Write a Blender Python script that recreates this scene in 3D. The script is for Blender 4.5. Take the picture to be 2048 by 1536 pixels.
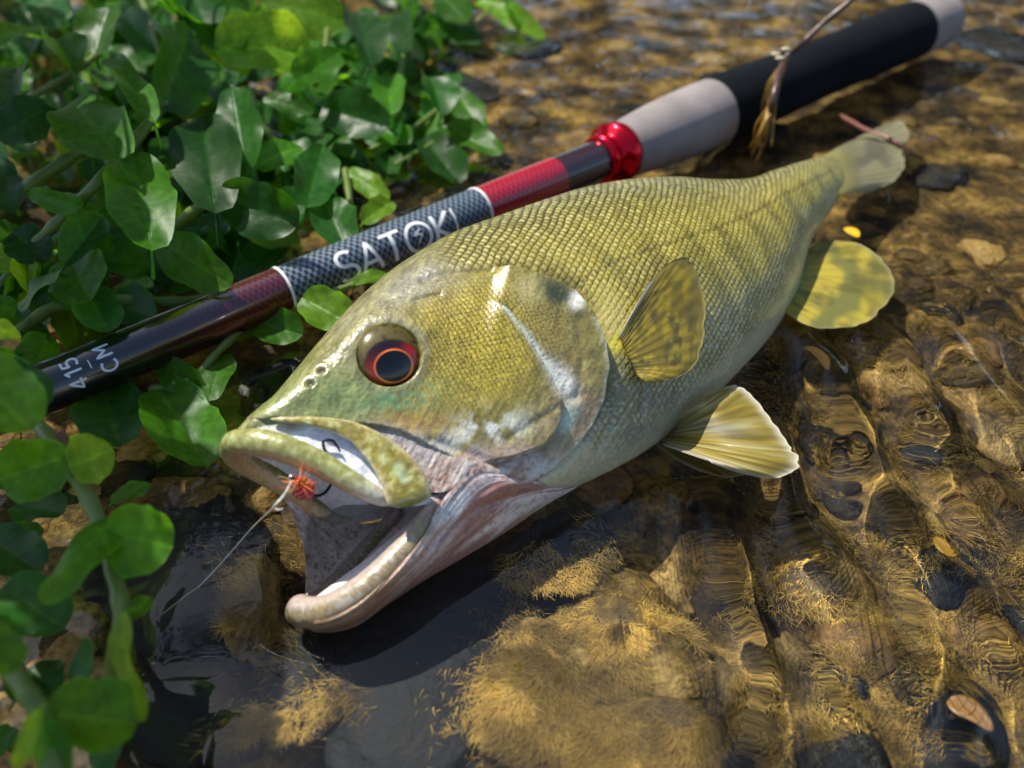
import bpy, bmesh, math
import numpy as np
from mathutils import Vector, Matrix, Euler

for o in list(bpy.data.objects):
    bpy.data.objects.remove(o)
sc = bpy.context.scene
COL = sc.collection
R = math.radians

# ------------------------------------------------------------------ camera
PITCH, CAM_H, HFOV = R(38), 0.15, R(60)
FPX = 1024 / math.tan(HFOV / 2)            # focal length in photo pixels (2048 wide)
cam = bpy.data.cameras.new('camera')
cam_o = bpy.data.objects.new('camera', cam)
COL.objects.link(cam_o)
sc.camera = cam_o
cam.sensor_width = 36
cam.lens = 18 / math.tan(HFOV / 2)
cam_o.location = (0, 0, CAM_H)
cam_o.rotation_euler = (R(90) - PITCH, 0, 0)
cam.clip_start, cam.clip_end = 0.005, 200
cam.dof.use_dof = True
cam.dof.focus_distance = 0.215
cam.dof.aperture_fstop = 11.5

# ------------------------------------------------------------------ sky and sun
SUN = Vector((-0.40, 0.30, 0.865)).normalized()
sun_el = math.asin(SUN.z)
world = bpy.data.worlds.new('World')
sc.world = world
world.use_nodes = True
wn = world.node_tree
sky = wn.nodes.new('ShaderNodeTexSky')
sky.sky_type = 'NISHITA'
sky.sun_disc = False
sky.sun_elevation = sun_el
sky.sun_rotation = math.atan2(SUN.x, SUN.y)
bg = wn.nodes['Background']
bg.inputs[1].default_value = 0.135
wn.links.new(sky.outputs[0], bg.inputs[0])
sun = bpy.data.lights.new('sun', 'SUN')
sun.energy = 5.0
sun.angle = R(0.53)
sun.color = (1.0, 0.95, 0.86)
sun.cycles.is_caustics_light = True
sun_o = bpy.data.objects.new('sun', sun)
COL.objects.link(sun_o)
sun_o.location = SUN * 5
sun_o.rotation_euler = SUN.to_track_quat('Z', 'Y').to_euler()
sc.view_settings.view_transform = 'Standard'
sc.view_settings.look = 'None'
sc.view_settings.exposure = 0.52
sc.view_settings.gamma = 1.0
sc.cycles.use_denoising = True
sc.cycles.max_bounces = 10
sc.cycles.transmission_bounces = 8
sc.cycles.transparent_max_bounces = 12
sc.cycles.sample_clamp_indirect = 4.0
sc.cycles.blur_glossy = 0.3

# ------------------------------------------------------------------ pixels to points
CAMP = np.array([0, 0, CAM_H])
FW = np.array([0, math.cos(PITCH), -math.sin(PITCH)])
UP = np.array([0, math.sin(PITCH), math.cos(PITCH)])
RT = np.array([1.0, 0, 0])


def rays(p):
    p = np.asarray(p, float)
    a = (p[..., 0:1] - 1024) / FPX
    b = -(p[..., 1:2] - 768) / FPX
    return FW + a * RT + b * UP


def atz(p, z=0.0):
    """photo pixels to points at height z (scalar or array)"""
    d = rays(p)
    z = np.asarray(z, float)
    t = (z - CAM_H) / d[..., 2]
    return CAMP + d * t[..., None]


def project(P):
    q = np.asarray(P, float) - CAMP
    dep = q @ FW
    return np.stack([1024 + FPX * (q @ RT) / dep, 768 - FPX * (q @ UP) / dep], -1)


# ------------------------------------------------------------------ numeric helpers
def hash3(i, j, k, seed):
    n = (i * 374761393 + j * 668265263 + k * 2147483647 + seed * 974711 + 1013) & 0xFFFFFFFF
    n = ((n ^ (n >> 13)) * 1274126177) & 0xFFFFFFFF
    n = ((n ^ (n >> 16)) * 2246822519) & 0xFFFFFFFF
    return ((n ^ (n >> 15)) & 0xFFFF) / 65535.0


def vnoise(P, f, seed=0):
    """value noise 0..1 of points (n,2 or 3)"""
    P = np.asarray(P, float) * f
    if P.shape[-1] == 2:
        P = np.concatenate([P, np.zeros(P.shape[:-1] + (1,))], -1)
    fl = np.floor(P)
    t = P - fl
    t = t * t * (3 - 2 * t)
    i, j, k = [fl[..., c].astype(np.int64) for c in range(3)]
    out = 0
    for a in (0, 1):
        for b in (0, 1):
            for c in (0, 1):
                w = (t[..., 0] if a else 1 - t[..., 0]) * (t[..., 1] if b else 1 - t[..., 1]) * (t[..., 2] if c else 1 - t[..., 2])
                out = out + w * hash3(i + a, j + b, k + c, seed)
    return out


def fbm(P, f, octs=4, seed=0):
    s, a, tot = 0, 1.0, 0
    for o in range(octs):
        s = s + a * vnoise(P, f * 2 ** o, seed + o * 17)
        tot += a
        a *= 0.5
    return s / tot


def sstep(a, b, x):
    t = np.clip((x - a) / (b - a), 0, 1)
    return t * t * (3 - 2 * t)


def cr(ctrl, u):
    """Catmull-Rom through ctrl (n,k) at u in 0..n-1"""
    c = np.asarray(ctrl, float)
    if c.ndim == 1:
        c = c[:, None]
        return cr(c, u)[..., 0]
    n = len(c)
    c = np.concatenate([[2 * c[0] - c[1]], c, [2 * c[-1] - c[-2]]])
    u = np.clip(np.asarray(u, float), 0, n - 1)
    i = np.minimum(u.astype(int), n - 2)
    t = (u - i)[..., None]
    p0, p1, p2, p3 = c[i], c[i + 1], c[i + 2], c[i + 3]
    return 0.5 * (2 * p1 + (p2 - p0) * t + (2 * p0 - 5 * p1 + 4 * p2 - p3) * t ** 2 + (3 * p1 - p0 - 3 * p2 + p3) * t ** 3)


def polyd(P, poly):
    """distance from points to a polyline and signed side (+ is to the right walking along it, image axes)"""
    P = np.asarray(P, float)
    poly = np.asarray(poly, float)
    best = np.full(P.shape[:-1], 1e9)
    side = np.zeros(P.shape[:-1])
    along = np.zeros(P.shape[:-1])
    n = len(poly) - 1
    for k in range(n):
        a, b = poly[k], poly[k + 1]
        ab = b - a
        t = np.clip(((P - a) @ ab) / (ab @ ab), 0, 1)
        q = a + t[..., None] * ab
        d = np.hypot(P[..., 0] - q[..., 0], P[..., 1] - q[..., 1])
        s = ab[0] * (P[..., 1] - a[1]) - ab[1] * (P[..., 0] - a[0])
        m = d < best
        best = np.where(m, d, best)
        side = np.where(m, np.sign(s), side)
        along = np.where(m, (k + t) / n, along)
    return best, side, along


def lin(*c):
    c = np.array(c, float) / 255
    return np.where(c <= 0.04045, c / 12.92, ((c + 0.055) / 1.055) ** 2.4)


# ------------------------------------------------------------------ object helpers
def link(o, parent=None):
    COL.objects.link(o)
    if parent is not None:
        o.parent = parent
    return o


def tag(o, label=None, cat=None, group=None, kind=None):
    if label: o['label'] = label
    if cat: o['category'] = cat
    if group: o['group'] = group
    if kind: o['kind'] = kind
    return o


def empty(name, loc=(0, 0, 0)):
    o = bpy.data.objects.new(name, None)
    o.empty_display_size = 0.01
    o.location = loc
    return link(o)


def mesh_np(name, V, F, col=None, uv=None, smooth=True):
    """V (n,3); F (m,4) or (m,3) array or list of arrays"""
    if not isinstance(F, list):
        F = [F]
    F = [np.asarray(f, np.int32) for f in F if len(f)]
    me = bpy.data.meshes.new(name)
    V = np.asarray(V, np.float32)
    me.vertices.add(len(V))
    me.vertices.foreach_set('co', V.ravel())
    loops = np.concatenate([f.ravel() for f in F])
    tot = np.concatenate([np.full(len(f), f.shape[1], np.int32) for f in F])
    start = np.concatenate([[0], np.cumsum(tot)[:-1]]).astype(np.int32)
    me.loops.add(len(loops))
    me.loops.foreach_set('vertex_index', loops)
    me.polygons.add(len(tot))
    me.polygons.foreach_set('loop_start', start)
    me.polygons.foreach_set('loop_total', tot)
    me.update(calc_edges=True)
    if smooth:
        me.polygons.foreach_set('use_smooth', np.ones(len(tot), bool))
    if col is not None:
        a = me.color_attributes.new('Col', 'FLOAT_COLOR', 'POINT')
        c = np.ones((len(V), 4), np.float32)
        c[:, :3] = col
        a.data.foreach_set('color', c.ravel())
    if uv is not None:
        l = me.uv_layers.new(name='UVMap')
        l.data.foreach_set('uv', np.asarray(uv, np.float32)[loops].ravel())
    return me


def obj(name, me, mat=None, parent=None):
    if mat is not None and len(me.materials) == 0:
        me.materials.append(mat)
    return link(bpy.data.objects.new(name, me), parent)


def gridfaces(n, m, closed=False, off=0):
    I = np.arange(n * m).reshape(n, m) + off
    if closed:
        I = np.concatenate([I, I[:, :1]], 1)
    return np.stack([I[:-1, :-1], I[:-1, 1:], I[1:, 1:], I[1:, :-1]], -1).reshape(-1, 4)


def tube(path, rad, seg=8, cap=True):
    """path (n,3), rad scalar/array -> V, F"""
    P = np.asarray(path, float)
    n = len(P)
    rad = np.broadcast_to(np.asarray(rad, float), (n,))
    T = np.gradient(P, axis=0)
    T /= np.linalg.norm(T, axis=1, keepdims=True) + 1e-12
    ref = np.array([0, 0, 1.0]) if abs(T[0][2]) < 0.9 else np.array([1.0, 0, 0])
    V = []
    a = ref
    for k in range(n):
        a = a - T[k] * (a @ T[k])
        a /= np.linalg.norm(a)
        b = np.cross(T[k], a)
        ang = np.arange(seg) / seg * 2 * math.pi
        V.append(P[k] + rad[k] * (np.cos(ang)[:, None] * a + np.sin(ang)[:, None] * b))
    V = np.concatenate(V)
    F = [gridfaces(n, seg, True)]
    if cap:
        V = np.concatenate([V, P[:1], P[-1:]])
        i = np.arange(seg)
        F.append(np.stack([i, np.full(seg, n * seg), (i + 1) % seg], -1))
        F.append(np.stack([(n - 1) * seg + (i + 1) % seg, np.full(seg, n * seg + 1), (n - 1) * seg + i], -1))
    return V, F


class Build:
    """joins pieces of one part into a single mesh"""
    def __init__(self):
        self.V, self.Q, self.T, self.C, self.n = [], [], [], [], 0

    def add(self, V, F, col=None):
        V = np.asarray(V, float)
        for f in (F if isinstance(F, list) else [F]):
            f = np.asarray(f)
            if len(f) == 0: continue
            (self.Q if f.shape[1] == 4 else self.T).append(f + self.n)
        self.V.append(V)
        c = np.ones((len(V), 3)) if col is None else np.broadcast_to(np.asarray(col, float), (len(V), 3))
        self.C.append(c)
        self.n += len(V)

    def mesh(self, name, smooth=True):
        F = []
        if self.Q: F.append(np.concatenate(self.Q))
        if self.T: F.append(np.concatenate(self.T))
        return mesh_np(name, np.concatenate(self.V), F, np.concatenate(self.C), smooth=smooth)


# ------------------------------------------------------------------ materials
class NT:
    def __init__(self, name):
        self.m = bpy.data.materials.new(name)
        self.m.use_nodes = True
        self.t = self.m.node_tree
        self.b = self.t.nodes.get('Principled BSDF')
        self.out = self.t.nodes.get('Material Output')

    def n(self, typ, **kw):
        x = self.t.nodes.new('ShaderNode' + typ)
        for k, v in kw.items():
            if k[0] == 'i' and k[1:].isdigit():
                x.inputs[int(k[1:])].default_value = v
            elif k in x.inputs.keys():
                x.inputs[k].default_value = v
            else:
                setattr(x, k, v)
        return x

    def l(self, a, b):
        self.t.links.new(a, b)

    def set(self, **kw):
        for k, v in kw.items():
            self.b.inputs[k.replace('_', ' ')].default_value = v
        return self


def simple(name, c, rough=0.5, **kw):
    k = NT(name)
    k.set(Base_Color=(*c, 1), Roughness=rough, **kw)
    return k


def noise_mix(k, src, scale, amount, detail=4, darken=(0.5, 1.3), coord='Object'):
    """multiply a colour socket by a noise"""
    tc = k.n('TexCoord')
    nz = k.n('TexNoise', Scale=scale, Detail=detail)
    k.l(tc.outputs[coord], nz.inputs['Vector'])
    mr = k.n('MapRange')
    mr.inputs[1].default_value, mr.inputs[2].default_value = 0.3, 0.7
    mr.inputs[3].default_value, mr.inputs[4].default_value = darken
    k.l(nz.outputs[0], mr.inputs[0])
    mx = k.n('MixRGB', blend_type='MULTIPLY')
    mx.inputs[0].default_value = amount
    k.l(src, mx.inputs[1])
    k.l(mr.outputs[0], mx.inputs[2])
    return mx.outputs[0], nz.outputs[0]


def bump(k, h, strength=0.3, dist=0.001):
    b = k.n('Bump', Strength=strength, Distance=dist)
    k.l(h, b.inputs['Height'])
    k.l(b.outputs[0], k.b.inputs['Normal'])
    return b


def vcol_mat(name, rough=0.4, noise=None, bumpn=None, **kw):
    k = NT(name)
    k.set(Roughness=rough, **kw)
    a = k.n('VertexColor', layer_name='Col')
    s = a.outputs[0]
    if noise:
        s, nz = noise_mix(k, s, *noise)
        if bumpn: bump(k, nz, *bumpn)
    k.l(s, k.b.inputs['Base Color'])
    return k


# water: clear, index 1.33
kw_ = NT('clear_water')
kw_.t.nodes.remove(kw_.b)
gl = kw_.n('BsdfGlass', IOR=1.33, Roughness=0.0)
gl.inputs['Color'].default_value = (0.97, 0.99, 0.97, 1)
kw_.l(gl.outputs[0], kw_.out.inputs[0])
M_WATER = kw_.m

# ------------------------------------------------------------------ the stream: bed and water
rng = np.random.default_rng(7)


def spread(a, b, d, far, g=1.25):
    """fine coordinates a..b at d, growing outward to +-far"""
    x = list(np.arange(a, b + d / 2, d))
    s, q = d, x[-1]
    hi, lo = [], []
    while q < far:
        s *= g; q += s; hi.append(q)
    s, q = d, x[0]
    while q > -far:
        s *= g; q -= s; lo.append(q)
    return np.array(lo[::-1] + x + hi)


def bed_z(X, Y):
    P = np.stack([X, Y], -1)
    z = -0.023 + 0.011 * (fbm(P, 22, 3, 3) - 0.5) + 0.004 * (fbm(P, 120, 3, 5) - 0.5)
    z = z + 0.0016 * (fbm(P, 500, 2, 9) - 0.5)
    z = z + 0.004 * sstep(0.34, 0.6, Y)                        # shallower upstream
    z = z + 0.010 * sstep(-0.10, -0.20, X - 0.45 * (Y - 0.2))      # mud of the bank under the cress
    far = np.maximum(np.abs(X) - 0.6, np.abs(Y - 0.4) - 0.6)
    return z + np.clip(far, 0, 30) * 0.012


gx, gy = spread(-0.37, 0.40, 0.0018, 30), spread(0.05, 0.66, 0.0018, 30)
X, Y = np.meshgrid(gx, gy)
V = np.stack([X, Y, bed_z(X, Y)], -1).reshape(-1, 3)
k = NT('algae_silt')
tc = k.n('TexCoord')
n1 = k.n('TexNoise', Scale=45.0, Detail=6.0, Roughness=0.6)
n2 = k.n('TexNoise', Scale=420.0, Detail=5.0, Roughness=0.65)
k.l(tc.outputs['Object'], n1.inputs['Vector'])
k.l(tc.outputs['Object'], n2.inputs['Vector'])
r1 = k.n('ValToRGB')
r1.color_ramp.elements[0].position, r1.color_ramp.elements[1].position = 0.38, 0.68
r1.color_ramp.elements[0].color = (0.014, 0.009, 0.003, 1)
r1.color_ramp.elements[1].color = (0.56, 0.35, 0.085, 1)
e = r1.color_ramp.elements.new(0.5)
e.color = (0.13, 0.075, 0.018, 1)
k.l(n1.outputs[0], r1.inputs[0])
r2 = k.n('ValToRGB')
r2.color_ramp.elements[0].position, r2.color_ramp.elements[1].position = 0.35, 0.7
r2.color_ramp.elements[0].color = (0.22, 0.22, 0.22, 1)
r2.color_ramp.elements[1].color = (1.5, 1.45, 1.3, 1)
k.l(n2.outputs[0], r2.inputs[0])
mx = k.n('MixRGB', blend_type='MULTIPLY')
mx.inputs[0].default_value = 1
k.l(r1.outputs[0], mx.inputs[1])
k.l(r2.outputs[0], mx.inputs[2])
k.l(mx.outputs[0], k.b.inputs['Base Color'])
k.set(Roughness=0.85)
bump(k, n2.outputs[0], 0.8, 0.002)
M_BED = k.m
bed = obj('stream_bed', mesh_np('stream_bed', V, gridfaces(*X.shape)), M_BED)
tag(bed, 'brown algae covered bed of the shallow stream', kind='structure')
bed.cycles.is_caustics_receiver = True


def water_z(X, Y):
    r = np.random.default_rng(3)
    P = np.stack([X, Y], -1)
    warp = (fbm(P, 25, 2, 31) - 0.5) * 0.012
    Z1 = np.zeros_like(X)
    for _ in range(22):                                         # ribbed ripples over the fast water
        lam = r.uniform(0.010, 0.024)
        a = r.normal(0.03, 0.30)
        Z1 += (lam / 0.012) ** 1.6 * 0.00010 * np.sin(2 * math.pi / lam * ((X + warp) * math.cos(a) + Y * math.sin(a) * 0.75) + r.uniform(0, 6.28))
    Z2 = np.zeros_like(X)
    for _ in range(22):                                         # soft chop everywhere
        lam = r.uniform(0.014, 0.045)
        a = r.uniform(0, 6.28)
        Z2 += (lam / 0.03) ** 1.5 * 0.000075 * np.sin(2 * math.pi / lam * (X * math.cos(a) + (Y + warp) * math.sin(a)) + r.uniform(0, 6.28))
    fast = sstep(0.015, 0.085, X - 0.30 * (Y - 0.16))
    fast = fast * (0.05 + 0.95 * sstep(0.30, 0.18, Y))
    near = sstep(0.62, 0.5, Y) * sstep(0.4, 0.34, np.abs(X))
    calm = 0.55 + 0.45 * sstep(0.42, 0.26, Y)
    return (Z1 * (0.07 + 1.45 * fast) + Z2 * calm) * (0.3 + 0.7 * near)


gx, gy = spread(-0.33, 0.36, 0.00125, 6, 1.5), spread(0.075, 0.60, 0.00125, 6, 1.5)
X, Y = np.meshgrid(gx, gy)
V = np.stack([X, Y, water_z(X, Y)], -1).reshape(-1, 3)
water = obj('water', mesh_np('water', V, gridfaces(*X.shape)), M_WATER)
tag(water, 'clear rippled water of the shallow stream', kind='structure')
water.cycles.is_caustics_caster = True

# ------------------------------------------------------------------ stones
def stone_mesh(seed, rough=0.34, sub=4):
    bm = bmesh.new()
    bmesh.ops.create_icosphere(bm, subdivisions=sub, radius=1)
    V = np.array([v.co[:] for v in bm.verts])
    F = np.array([[v.index for v in f.verts] for f in bm.faces])
    bm.free()
    n = fbm(V + seed * 3.1, 1.1, 3, seed) - 0.5
    n2 = fbm(V + seed * 1.7, 4.5, 3, seed + 50) - 0.5
    n3 = np.abs(fbm(V + seed * 0.7, 2.2, 2, seed + 90) - 0.5)
    V = V * (1 + rough * 2.2 * n + 0.30 * n2 - 0.35 * n3)[:, None]
    return mesh_np('stone', V, F)


def stone_mat(name, c1, c2, c3, scale=60):
    k = NT(name)
    tc = k.n('TexCoord')
    oi = k.n('ObjectInfo')
    g = k.n('NewGeometry')
    n1 = k.n('TexNoise', Scale=scale, Detail=6.0, Roughness=0.65)
    n2 = k.n('TexNoise', Scale=scale * 9, Detail=4.0, Roughness=0.6)
    k.l(g.outputs['Position'], n1.inputs['Vector'])
    k.l(g.outputs['Position'], n2.inputs['Vector'])
    r = k.n('ValToRGB')
    el = r.color_ramp.elements
    el[0].position, el[1].position = 0.34, 0.68
    el[0].color, el[1].color = (*c1, 1), (*c3, 1)
    el.new(0.5).color = (*c2, 1)
    ad = k.n('Math', operation='MULTIPLY_ADD')
    ad.inputs[1].default_value, ad.inputs[2].default_value = 0.22, -0.11
    k.l(oi.outputs['Random'], ad.inputs[0])
    ad2 = k.n('Math', operation='ADD')
    k.l(n1.outputs[0], ad2.inputs[0])
    k.l(ad.outputs[0], ad2.inputs[1])
    k.l(ad2.outputs[0], r.inputs[0])
    mr = k.n('MapRange')
    mr.inputs[1].default_value, mr.inputs[2].default_value = 0.3, 0.7
    mr.inputs[3].default_value, mr.inputs[4].default_value = 0.5, 1.35
    k.l(n2.outputs[0], mr.inputs[0])
    mx = k.n('MixRGB', blend_type='MULTIPLY')
    mx.inputs[0].default_value = 1
    k.l(r.outputs[0], mx.inputs[1])
    k.l(mr.outputs[0], mx.inputs[2])
    k.l(mx.outputs[0], k.b.inputs['Base Color'])
    k.set(Roughness=0.7)
    bump(k, n2.outputs[0], 0.7, 0.0012)
    return k.m


M_ST_BROWN = stone_mat('algae_stone', (0.020, 0.012, 0.004), (0.13, 0.078, 0.020), (0.44, 0.28, 0.075))
M_ST_GREY = stone_mat('slate_stone', (0.003, 0.004, 0.006), (0.007, 0.008, 0.010), (0.030, 0.024, 0.016), 40)
M_ST_OCHRE = stone_mat('ochre_stone', (0.06, 0.03, 0.007), (0.26, 0.14, 0.032), (0.52, 0.33, 0.10))
SM = [stone_mesh(s) for s in range(8)]
STONES = []          # cx, cy, cz, a, b, c, rotz


def stone(px, py, wpx, hpx, top, mat, thick=0.5, rz=0.0, seed=0, name='stone'):
    """a stone seen at a pixel, its top at height top"""
    top = min(top, -0.0088)
    P = atz((px, py), top - 0.004)
    dep = (P - CAMP) @ FW
    a = wpx / 2 * dep / FPX
    b = hpx / 2 * dep / FPX / 0.66
    c = min(a, b) * thick
    me = SM[seed % len(SM)].copy() if SM[seed % len(SM)].materials else SM[seed % len(SM)].copy()
    me.materials.clear()
    key = (seed % len(SM), mat.name)
    if key in STONE_CACHE:
        bpy.data.meshes.remove(me)
        me = STONE_CACHE[key]
    else:
        me.materials.append(mat)
        STONE_CACHE[key] = me
    o = obj(name, me)
    o.location = (P[0], P[1], top - c)
    o.scale = (a, b, c)
    o.rotation_euler = (0, 0, rz)
    o.cycles.is_caustics_receiver = True
    STONES.append((P[0], P[1], top - c, a, b, c, rz))
    return o


STONE_CACHE = {}
# the stones that stand out
tag(stone(850, 1330, 560, 400, -0.010, M_ST_GREY, 0.24, 0.3, 1), 'broad dark slate slab in the shade of the gaping jaw', 'stone')
tag(stone(1090, 1390, 300, 260, -0.0045, M_ST_BROWN, 0.5, -0.4, 2), 'large golden stone furred with algae beside the dark slab', 'stone')
tag(stone(1250, 1300, 300, 240, -0.006, M_ST_BROWN, 0.5, 0.4, 3), 'wide algae furred stone below the fish belly fins', 'stone')
tag(stone(515, 1235, 130, 190, -0.004, M_ST_BROWN, 0.5, 0.2, 4), 'sunlit golden stone just under the fish chin', 'stone')
tag(stone(610, 1390, 190, 190, -0.006, M_ST_GREY, 0.5, 0.1, 5), 'rounded dark stone beside the slate slab under clear water', 'stone')
tag(stone(400, 1180, 330, 330, -0.010, M_ST_GREY, 0.3, 0.5, 6), 'blue grey slab where the fishing line meets the water', 'stone')
tag(stone(390, 1440, 260, 220, -0.009, M_ST_GREY, 0.35, 1.0, 7), 'dark slab beside the watercress stems under still water', 'stone')
tag(stone(1290, 1500, 330, 170, -0.004, M_ST_BROWN, 0.5, 0.1, 0), 'broad brown stone with shaggy algae in the open stream', 'stone')
tag(stone(1120, 1130, 240, 130, -0.008, M_ST_GREY, 0.35, 0.5, 3), 'flat grey stone shaded by the fish belly', 'stone')
tag(stone(900, 200, 190, 130, -0.006, M_ST_GREY, 0.4, 0.3, 2), 'pale blue grey stone under water between cress and rod', 'stone')
tag(stone(1050, 120, 150, 90, -0.006, M_ST_GREY, 0.4, 0.9, 4), 'dark flat stone at the tip of the watercress bank', 'stone')
tag(stone(1640, 170, 190, 80, -0.004, M_ST_GREY, 0.4, 0.2, 5), 'grey stone lying under the black rod grip', 'stone')
tag(stone(2010, 120, 200, 160, -0.004, M_ST_GREY, 0.4, 0.2, 1), 'dull olive grey stone past the end of the rod grip', 'stone')
tag(stone(1470, 300, 240, 80, -0.008, M_ST_GREY, 0.4, 0.3, 6), 'dark stone in the gap between fish back and rod grip', 'stone')

placed = [(s[0], s[1], max(s[3], s[4])) for s in STONES]
BIG = [o for o in COL.objects if o.name.startswith('stone')]
kinds = [
    ('small brown algae coated pebble', 'brown pebbles', M_ST_BROWN, 'pebble'),
    ('small dark grey pebble', 'dark grey pebbles', M_ST_GREY, 'pebble'),
    ('small warm ochre pebble', 'ochre pebbles', M_ST_OCHRE, 'pebble'),
]
PLACES = [((-99, 900, 420, 1700), 'under still water beside the trailing cress stem'), ((420, 1080, 1150, 1700), 'around the shaded slate slab under the jaw'),
          ((-99, -99, 1000, 900), 'in the water at the edge of the cress'), ((1000, -99, 1400, 330), 'in the water past the lettered rod'),
          ((1400, -99, 2200, 330), 'in the shallows around the black grip'), ((1000, 330, 1640, 760), 'in the gap between fish and rod grip'),
          ((1640, 330, 2200, 760), 'in the shallows past the tail and rounded fin'), ((1000, 760, 1640, 1180), 'in the shallows below the pale belly fin'),
          ((1640, 760, 2200, 1700), 'under the ribbed ripples of the open stream'), ((1000, 1180, 1640, 1700), 'among the shaggy algae stones')]
cnt = 0
r_ = np.random.default_rng(21)
tries = 0
while cnt < 250 and tries < 9000:
    tries += 1
    px, py = r_.uniform(-40, 2090), r_.uniform(-30, 1570)
    if px < 420 + 0.1 * py and py < 900: continue          # hidden by the cress
    P = atz((px, py), -0.02)
    sz = r_.choice([0.005, 0.007, 0.010, 0.014], p=[0.35, 0.35, 0.2, 0.1]) * r_.uniform(0.8, 1.25)
    if any((P[0] - q[0]) ** 2 + (P[1] - q[1]) ** 2 < (0.62 * (sz + q[2])) ** 2 for q in placed): continue
    placed.append((P[0], P[1], sz))
    kd = r_.choice(3, p=[0.68, 0.10, 0.22])
    top = bed_z(np.array(P[0]), np.array(P[1])) + sz * r_.uniform(0.3, 0.6)
    top = min(float(top), -0.006)
    dep = (P - CAMP) @ FW
    wpx = 2 * sz * FPX / dep
    o = stone(px, py, wpx, wpx * r_.uniform(0.55, 0.8), top, kinds[kd][2], r_.uniform(0.5, 0.8), r_.uniform(0, 3.1), int(r_.integers(8)), 'pebble')
    for (qx0, qy0, qx1, qy1), where in PLACES:
        if qx0 <= px < qx1 and qy0 <= py < qy1: break
    tag(o, kinds[kd][0] + ' ' + where, 'pebble', kinds[kd][1] + ' ' + where)
    cnt += 1


from mathutils.bvhtree import BVHTree


def big_stone_tree():
    VV, FF, n = [], [], 0
    for o, st in zip(BIG, STONES):
        V = np.empty(len(o.data.vertices) * 3, np.float32)
        o.data.vertices.foreach_get('co', V)
        V = V.reshape(-1, 3) * np.array(o.scale[:])
        c_, s_ = math.cos(st[6]), math.sin(st[6])
        V = np.stack([V[:, 0] * c_ - V[:, 1] * s_, V[:, 0] * s_ + V[:, 1] * c_, V[:, 2]], -1) + np.array(o.location[:])
        F = np.empty(len(o.data.polygons) * 3, np.int32)
        o.data.polygons.foreach_get('vertices', F)
        VV.append(V)
        FF.append(F.reshape(-1, 3) + n)
        n += len(V)
    return BVHTree.FromPolygons(np.concatenate(VV).tolist(), np.concatenate(FF).tolist())


BVH = big_stone_tree()


def ground_z(X, Y):
    z = bed_z(X, Y)
    hit = np.full(z.shape, -1.0)
    for i in range(len(X)):
        h = BVH.ray_cast((X[i], Y[i], 0.2), (0, 0, -1))
        if h[0] is not None: hit[i] = h[0][2]
    z = np.maximum(z, hit)
    for cx, cy, cz, a, b, c, rz in STONES[len(BIG):]:
        dx, dy = X - cx, Y - cy
        u = (dx * math.cos(rz) + dy * math.sin(rz)) / a
        v = (-dx * math.sin(rz) + dy * math.cos(rz)) / b
        q = 1 - u * u - v * v
        z = np.where(q > 0, np.maximum(z, cz + c * np.sqrt(np.maximum(q, 0))), z)
    return z


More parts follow.
